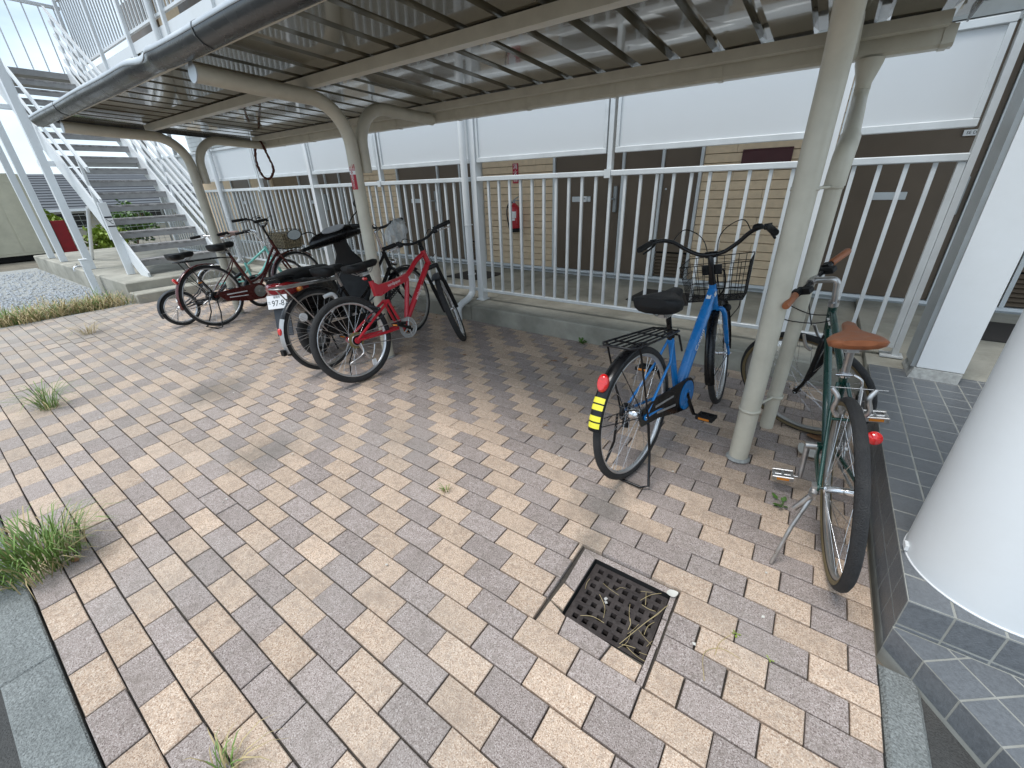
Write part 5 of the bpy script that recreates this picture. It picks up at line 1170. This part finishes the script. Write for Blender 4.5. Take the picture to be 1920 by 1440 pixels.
# ------------------------------------------------------------------ small wheeled bicycle and mint bicycle behind
def small_bike(x, y, yaw, lean, label, R, wb, fm, sadm, seatz, barz, seatx, steer, bask, rimm='rim', fend='dkgrey', low=True, basketm='chrome', head=None):
    t = bikeroot(x, y, yaw, lean, label); bb = (.40, .25); hb = (wb-.14, R*1.9+.06); ht = (wb-.19, R*1.9+.22); st = (seatx+.06, .5); S = steerM(hb, ht, steer)
    wheel(t, 0, R, .019, nsp=28, rim=rimm); wheel(t, wb, R, .019, S, nsp=28, rim=rimm)
    b = MB(); b.tube(bez([(hb[0], 0, hb[1]+.04), (.55, 0, .36), (bb[0]+.04, 0, bb[1]+.03), (bb[0], 0, bb[1])], 5), .021, 10)
    b.tube([(bb[0], 0, bb[1]), (st[0], 0, st[1])], .0165, 10); b.tube([(hb[0], 0, hb[1]), (ht[0], 0, ht[1])], .02, 10); b.tube([(bb[0], -.034, bb[1]), (bb[0], .034, bb[1])], .02, 10); stays(t, b, 0, bb, (st[0]+.02, st[1]-.08), R)
    if not low: b.tube([(ht[0]+.005, 0, ht[1]-.03), (st[0]+.03, 0, st[1]-.03)], .015, 10)
    b.build('frame', M_[fm], t); fork(t, S, hb, (wb, R), fm)
    b = MB(); b.tube([(st[0], 0, st[1]-.02), (seatx, 0, seatz-.05)], .0135, 10); b.build('seat_post', M_['chrome'], t); saddle(t, seatx-.03, seatz, sadm, .27, .11, .055, -3, .032, skirt=.052)
    b = MB(S); b.tube([(ht[0], 0, ht[1]), (ht[0]-.06, 0, barz)], .0135, 10); b.build('stem', M_['chrome'], t)
    bx = ht[0]-.06
    bars(t, S, barz, [(bx, 0, barz), (bx, -.08, barz+.01), (bx-.03, -.16, barz+.04), (bx-.10, -.24, barz+.05), (bx-.20, -.27, barz+.04)], 'chrome', 'blackm', .11, levm='chrome')
    fender(t, 0, R, R+.022, .030, 60, 200, fend); fender(t, wb, R, R+.022, .029, 50, 200, fend, S); fstays(t, 0, R, R+.012, (185,), 'steel')
    crank(t, *bb, 30, 'steel', 'blackm', .065, 'steel', .15); chain(t, *bb, R, .063, .025, -.05)
    b = MB(); b.tube([(-.01, .07, R), (-.05, .12, .01)], .007, 6); b.build('kickstand', M_['steel'], t)
    if bask: basket(t, S, wb-.06, R*1.9+.12, R*1.9+.32, .18, .24, .25, .32, basketm, 8, 5)
    return t
small_bike(-5.92, 1.637, 92, -2, 'small wheeled dark bicycle with chrome bars left of the maroon bicycle', .20, .93, 'dkgrey', 'saddle', .775, .90, .22, 10, False)
small_bike(-6.75, 2.42, 66, -4, 'mint green bicycle with pinkish saddle farthest back by the railing', .25, .85, 'mint', 'pink', .90, .86, .30, -10, True, low=False, fend='chrome')
# ------------------------------------------------------------------ scooter
def scooter():
    t = empty('motor_scooter', (-3.60, 1.93, 0), (radians(-7), 0, radians(116)), 'black motor scooter with white number plate and red tail lamp', 'scooter')
    R = .205; wb = 1.14
    def sw(cx, S=None):
        b = MB(S); b.lathe((cx, 0, R), (0, 1, 0), [(.0, -.05), (.05, -.05), (.06, -.03), (.13, -.03), (.145, -.038), (.145, .038), (.13, .03), (.06, .03), (.05, .05), (0, .05)], 28); wh = b.build('wheel', M_['dkalu'], t)
        b = MB(S); b.lathe((cx, 0, R), (0, 1, 0), [(R-.045+.045*cos(2*pi*k/12), .044*sin(2*pi*k/12)) for k in range(12)], 40, closed=True); b.build('tyre', M_['rubber'], wh)
    hb = (.93, .55); ht = (.86, .86); S = steerM(hb, ht, 40)
    sw(0); sw(wb, S)
    def sup(x, w_, zl, zt, e=.6, n=16):
        c, h = (zl+zt)/2, (zt-zl)/2
        return [(x, w_*abs(cos(2*pi*k/n))**e*(1 if cos(2*pi*k/n) >= 0 else -1), c+h*abs(sin(2*pi*k/n))**e*(1 if sin(2*pi*k/n) >= 0 else -1)) for k in range(n)]
    b = MB(); b.loft([sup(-.27, .07, .67, .745), sup(-.20, .115, .58, .76), (sup(-.05, .14, .46, .75)), sup(.12, .155, .36, .72), sup(.28, .155, .30, .70), sup(.38, .14, .28, .66), sup(.42, .12, .28, .55)]); b.build('body', M_['black'], t)
    b = MB(); b.loft([sup(-.20, .07, .705, .745), sup(-.12, .12, .70, .775), sup(.05, .14, .69, .79), sup(.22, .14, .685, .775), sup(.36, .12, .68, .765), sup(.46, .08, .675, .735), sup(.50, .03, .68, .71)]); b.build('seat', M_['saddle'], t)
    b = MB(); b.box(.36, .86, -.155, .155, .235, .285, .012); b.build('floorboard', M_['blackm'], t)
    b = MB(); b.loft([sup(x, w_, z-.03, z+.03) for x, w_, z in ((.80, .16, .27), (.86, .19, .36), (.90, .20, .5), (.92, .19, .62), (.92, .155, .71), (.90, .10, .78), (.88, .085, .86), (.865, .08, .95))]); b.build('leg_shield', M_['blackm'], t)
    b = MB(S); b.loft([sup(wb-.19, .03, .34, .40), sup(wb-.12, .065, .36, .44), sup(wb, .075, .40, .46), sup(wb+.12, .06, .36, .43), sup(wb+.17, .02, .33, .37)]); b.build('front_fender', M_['black'], t)
    b = MB(S)
    for s in (-1, 1): b.tube([(.95, s*.05, .52), (wb, s*.07, R)], .016, 8)
    b.build('fork', M_['steel'], t)
    b = MB(S); secs = []
    for i in range(17):
        y = -.27+.54*i/16; k = math.sqrt(max(0, 1-(y/.275)**2))**.8; rx, rz = .028+.095*k, .022+.052*k
        secs.append([(.855+.03*k+rx*cos(2*pi*q/18), y, .945+.028*k+rz*sin(2*pi*q/18)*(1.15 if sin(2*pi*q/18) > 0 else .9)) for q in range(18)])
    b.loft(secs, True); hd = b.build('handlebar_cover', M_['black'], t)
    b = MB(S); n_ = Vector((-.62, 0, .78)); u_ = Vector((0, 1, 0)); v_ = n_.cross(u_); c_ = Vector((.808, 0, 1.037)); ring_ = [c_+u_*.115*cos(2*pi*q/24)+v_*.042*sin(2*pi*q/24) for q in range(24)]
    b.loft([[p-n_*.02 for p in ring_], [p+n_*.010 for p in ring_]], False); b.build('speedometer', M_['lens'], hd)
    for s in (-1, 1):
        b = MB(S); b.tube([(.82, s*.22, .945), (.78, s*.27, .945), (.72, s*.37, .94)], [.015, .0175, .0175], 10); b.build('grip', M_['blackm'], hd)
        b = MB(S); b.tube([(.86, s*.24, .945), (.84, s*.30, .935), (.795, s*.37, .93)], .006, 6); b.lathe((.795, s*.37, .93), (0, 0, 1), [(0, -.009), (.009, 0), (0, .009)], 8); b.build('brake_lever', M_['steel'], hd)
        b = MB(S); b.tube(bez([(.84, s*.17, 1.03), (.84, s*.22, 1.08), (.84, s*.31, 1.13 if s < 0 else 1.08)], 4), .006, 6); zz = 1.19 if s < 0 else 1.10
        b.loft([[(x_, s*.36+.068*k*cos(2*pi*i/16), zz+.05*k*sin(2*pi*i/16)) for i in range(16)] for x_, k in ((.825, .95), (.83, 1), (.85, .9), (.858, .5))]); mr = b.build('mirror', M_['blackm'], hd)
        b = MB(S); b.loft([[(x_, s*.36+.06*cos(2*pi*i/16), zz+.043*sin(2*pi*i/16)) for i in range(16)] for x_ in (.8235, .8245)], False); b.build('mirror_glass', M_['mirror'], mr)
    b = MB(); b.loft([sup(-.295, .05, .635, .705), sup(-.275, .09, .615, .72), sup(-.22, .122, .60, .725), sup(-.12, .146, .60, .70), sup(-.05, .150, .61, .67)]); b.build('tail_lamp', M_['tail'], t)
    b = MB(); b.tube([(-.05, -.11, .74), (-.22, -.10, .765), (-.30, -.04, .765), (-.30, .04, .765), (-.22, .10, .765), (-.05, .11, .74)], .008, 8); b.tube([(-.2, -.1, .76), (-.2, .1, .76)], .007, 8); b.build('grab_rail', M_['blackm'], t)
    b = MB(Matrix.Translation((-.30, 0, .575)) @ Matrix.Rotation(radians(18), 4, 'Y')); b.box(-.004, .004, -.095, .095, -.055, .055, .002); pl = b.build('number_plate', M_['whitep'], t)
    Mp = Matrix.Translation((-.30, 0, .575)) @ Matrix.Rotation(radians(18), 4, 'Y') @ frame((-.0046, 0, 0), (0, -1, 0), (0, 0, 1))
    text_mesh('97-87', .066, M_['blackp'], 'lettering', pl, Mp @ Matrix.Translation((.022, -.012, 0)), .0003)
    text_mesh('た', .03, M_['blackp'], 'lettering', pl, Mp @ Matrix.Translation((-.075, -.005, 0)), .0003)
    text_mesh('長岡市', .022, M_['blackp'], 'lettering', pl, Mp @ Matrix.Translation((0, .037, 0)), .0003)
    b = MB(); b.add([(-.285, -.075, .53), (-.285, .075, .53), (-.355, .075, .30), (-.355, -.075, .30), (-.278, -.075, .53), (-.278, .075, .53), (-.348, .075, .30), (-.348, -.075, .30)], [(0, 1, 2, 3), (4, 7, 6, 5), (0, 3, 7, 4), (1, 5, 6, 2), (2, 6, 7, 3), (0, 4, 5, 1)]); b.build('mud_flap', M_['dkgrey'], t)
    b = MB(); b.tube(bez([(.30, -.12, .2), (.1, -.14, .19), (-.05, -.15, .23), (-.22, -.15, .29)], 5), [.02]*6+[.045]*10, 12); b.build('exhaust', M_['dkgrey'], t)
    b = MB(); b.box(-.02, .36, .06, .16, .16, .30, .03); b.build('engine_case', M_['dkgrey'], t)
    b = MB()
    for s in (-1, 1): b.tube([(.12, s*.07, .2), (.06, s*.14, .01)], .009, 6)
    b.build('centre_stand', M_['blackm'], t)
    for s in (-1, 1):
        b = MB(); b.lathe((-.16, s*.13, .64), (-.4, s, 0), [(0, .035), (.02, .028), (.03, .0), (0, 0)], 12); b.build('indicator', M_['amber'], t)
scooter()
# ------------------------------------------------------------------ grass, weeds, litter
def blades(b, c, n, L0, L1, sp, wd, lean=.8, zf=.03):
    for i in range(n):
        a = random.uniform(0, 6.283); r = sp*math.sqrt(random.random()); p = Vector((c[0]+r*cos(a), c[1]+r*sin(a), c[2])); a2 = a+random.gauss(0, .7)
        L_ = random.uniform(L0, L1); d = Vector((cos(a2), sin(a2), 0)); k = lean*random.uniform(.25, 1.1); s = Vector((-d.y, d.x, 0))*wd*random.uniform(.6, 1.2)
        q = [p, p+d*L_*.28*k+Vector((0, 0, L_*.42)), p+d*L_*.65*k+Vector((0, 0, L_*(.78-.2*k))), p+d*L_*1.0*k+Vector((0, 0, L_*(.95-.55*k)))]
        b.add([q[0]-s*.7, q[0]+s*.7, q[1]-s, q[1]+s, q[2]-s*.7, q[2]+s*.7, q[3]], [(0, 1, 3, 2), (2, 3, 5, 4), (4, 5, 6)], True)
random.seed(21)
def tuft(loc, label, green, dry, L0, L1, sp, name='grass_tuft', wd=.0022, lean=.8):
    t = empty(name, loc, label=label, cat='weed', group='grass tufts growing in the paving joints')
    if green: b = MB(); blades(b, (0, 0, -.005), green, L0, L1, sp, wd, lean); b.build('green_blades', M_['grass'], t)
    if dry: b = MB(); blades(b, (0, 0, -.005), dry, L0*.7, L1*.9, sp*1.2, wd*.9, lean*1.2); b.build('dry_blades', M_['straw'], t)
tuft((-2.37, -.15, 0), 'large green grass tuft at the kerb on the left edge', 330, 120, .10, .30, .13, wd=.0026)
tuft((-4.37, .20, 0), 'medium green grass tuft between the bricks at left', 100, 14, .10, .30, .05, lean=1.15)
tuft((-6.56, .88, 0), 'dry brown grass tuft in front of the small wheeled bicycle', 4, 80, .10, .26, .05, lean=1.25)
tuft((-.97, -.02, 0), 'small green grass tuft at the bottom edge of the photo', 30, 26, .05, .13, .03, lean=1.1)
tuft((-1.25, 1.13, 0), 'tiny pale grass sprig in the middle of the paving', 14, 10, .03, .06, .012, lean=1.1)
# grass verge along the gravel
b1, b2 = MB(), MB()
for i in range(300):
    y = random.uniform(-.6, 1.62); x = -7.97-abs(random.gauss(0, .34)); g = max(0, .75-.45*y+random.gauss(0, .25))
    if random.random() < g: blades(b1, (x, y, -.045), 10, .10, .32, .05, .004, .8)
    blades(b2, (x+random.uniform(-.1, .1), y, -.045), 10, .08, .30, .07, .0036, 1.15)
tag(b1.build('verge_grass', M_['grass']), 'green grass verge between gravel and paving', 'grass', kind='stuff')
tag(b2.build('dry_verge_grass', M_['straw']), 'dry straw coloured grass verge between gravel and paving', 'grass', kind='stuff')
# small leafy weeds
def weed(loc, label, n, s, mat, seed, up=.3):
    random.seed(seed); t = empty('leafy_weed', loc, label=label, cat='weed', group='small leafy weeds'); b = MB(); st = MB()
    for i in range(n):
        a = random.uniform(0, 6.283); L_ = s*random.uniform(.6, 1.3); d = Vector((cos(a), sin(a), random.uniform(.05, up)*2)).normalized(); o = d*s*random.uniform(.1, .9); w_ = Vector((-d.y, d.x, 0)).normalized()*L_*.26
        if w_.length < 1e-6: continue
        b.add([o, o+d*L_*.35+w_, o+d*L_*.75+w_*.7, o+d*L_, o+d*L_*.75-w_*.7, o+d*L_*.35-w_], [(0, 1, 2, 3, 4, 5)]); st.tube([(0, 0, 0), o], .0012, 4)
    b.build('leaves', M_[mat], t); st.build('stems', M_[mat], t)
weed((.144, 1.92, 0), 'small green weed beside the green bicycle kickstand', 9, .035, 'leaf', 3)
weed((-1.62, 3.40, .0), 'green weed at the foot of the concrete step behind the blue bicycle', 22, .038, 'leaf', 4, .6)
weed((.076, 1.136, 0), 'tiny yellow green seedling right of the drain', 4, .012, 'leafy', 5)
weed((.175, 1.10, 0), 'single tiny seedling in a joint right of the drain', 3, .008, 'leafy', 6)
# straw and debris on the grate
random.seed(31)
q = MB()
for cx, cy, rr in ((-.347, 1.036, .008), (-.341, 1.022, .006)):
    q.add([(cx+rr*cos(k)*random.uniform(.6, 1.3), cy+rr*sin(k)*random.uniform(.6, 1.3), -.0290) for k in [2*pi*j/9 for j in range(9)]], [tuple(range(9))])
tag(q.build('white_splash', M_['splash']), 'white bird dropping splashed on the drain grate', 'stain')
b = MB()
for i in range(20):
    c = Vector((random.uniform(-.44, -.16), random.uniform(.88, 1.16), -.026)); 
    if random.random() < .55: c = Vector((-.19+random.uniform(-.05, .04), random.uniform(.88, 1.16), -.026))
    a = random.uniform(0, 6.28); L_ = random.uniform(.03, .11); d = Vector((cos(a), sin(a), 0)); n_ = Vector((-d.y, d.x, 0))*random.uniform(-.4, .4)
    b.tube(bez([c-d*L_*.5, c+n_*L_*.3+Vector((0, 0, .006)), c+d*L_*.5+Vector((0, 0, random.uniform(0, .02)))], 4), random.uniform(.0006, .0012), 4)
for pts in ([(-.24, .90, -.024), (-.20, .99, -.01), (-.165, 1.06, .003), (-.145, 1.11, .004)], [(.02, .92, .002), (0, 1.0, .006), (.04, 1.05, .004), (.10, 1.05, .003)], [(.06, 1.12, .002), (.035, 1.07, .003), (.03, 1.02, .002)]): b.tube(bez(pts, 5), .0012, 4)
tag(b.build('dry_straw', M_['straw']), 'dry straw stalks lying over the drain grate', 'straw', kind='stuff')
def flatleaf(name, loc, L_, W_, yaw, mat, label, cat='leaf', curl=.3):
    b = MB(); n = 6; vs = []
    for i in range(n+1):
        t = i/n; w_ = W_*math.sin(pi*min(1, t*.92+.06))**.8
        for q in (-1, 0, 1): vs.append((-L_/2+L_*t, q*w_, .002+curl*W_*(abs(q)*.5+(2*t-1)**2*.7)))
    b.add(vs, [(i*3+k, i*3+k+1, i*3+k+4, i*3+k+3) for i in range(n) for k in range(2)], True); o = b.build(name, M_[mat]); o.location = loc; o.rotation_euler = (0, 0, yaw); tag(o, label, cat)
flatleaf('fallen_leaf', (-.145, 1.165, .003), .042, .016, .6, 'petal', 'pale grey leaf on the corner of the drain')
flatleaf('fallen_leaf', (.22, 2.45, .004), .15, .05, 2.2, 'petal', 'big pale dead leaf under the front of the green bicycle')
flatleaf('fallen_leaf', (.26, 2.65, .004), .12, .04, .4, 'deadleaf', 'brown dead leaf beside the pale one under the green bicycle')
flatleaf('fallen_leaf', (-2.27, -.06, .003), .045, .012, .3, 'deadleaf', 'small curled brown leaf beside the large grass tuft')
random.seed(41); b = MB()
for i in range(46):
    if i < 26: x, y = random.uniform(-4.8, -3.0), random.uniform(3.15, 3.43)
    else: x, y = random.uniform(-5, -.3), random.uniform(1.9, 3.3)
    a = random.uniform(0, 6.28); L_ = random.uniform(.012, .04); d = Vector((cos(a), sin(a), .15))*L_; s = Vector((-sin(a), cos(a), .2))*L_*.35
    c = Vector((x, y, .003)); b.add([c-d, c+s, c+d, c-s], [(0, 1, 2, 3)])
tag(b.build('leaf_litter', M_['deadleaf']), 'scattered dead leaf scraps along the foot of the concrete step', 'litter', kind='stuff')
b = MB()
for i in range(60):
    x, y = random.uniform(-4.5, .3), random.uniform(.2, 3.35); r = random.uniform(.003, .009); a = random.uniform(0, 3.1)
    b.add([(x+r*cos(a+k*1.57)*random.uniform(.6, 1.2), y+r*sin(a+k*1.57)*random.uniform(.6, 1.2), .003+random.uniform(0, .004)) for k in range(4)], [(0, 1, 2, 3)])
tag(b.build('pale_crumbs', M_['petal']), 'tiny pale crumbs and petals scattered over the paving', 'litter', kind='stuff')
b = MB(); b.box(-.5, .5, -.02, .02, 0, .02, M=Matrix.Translation((-8.95, .95, -.03)) @ Matrix.Rotation(radians(75), 4, 'Z')); o = b.build('white_stick', M_['whitep']); tag(o, 'thin white strip lying on the gravel', 'stick')
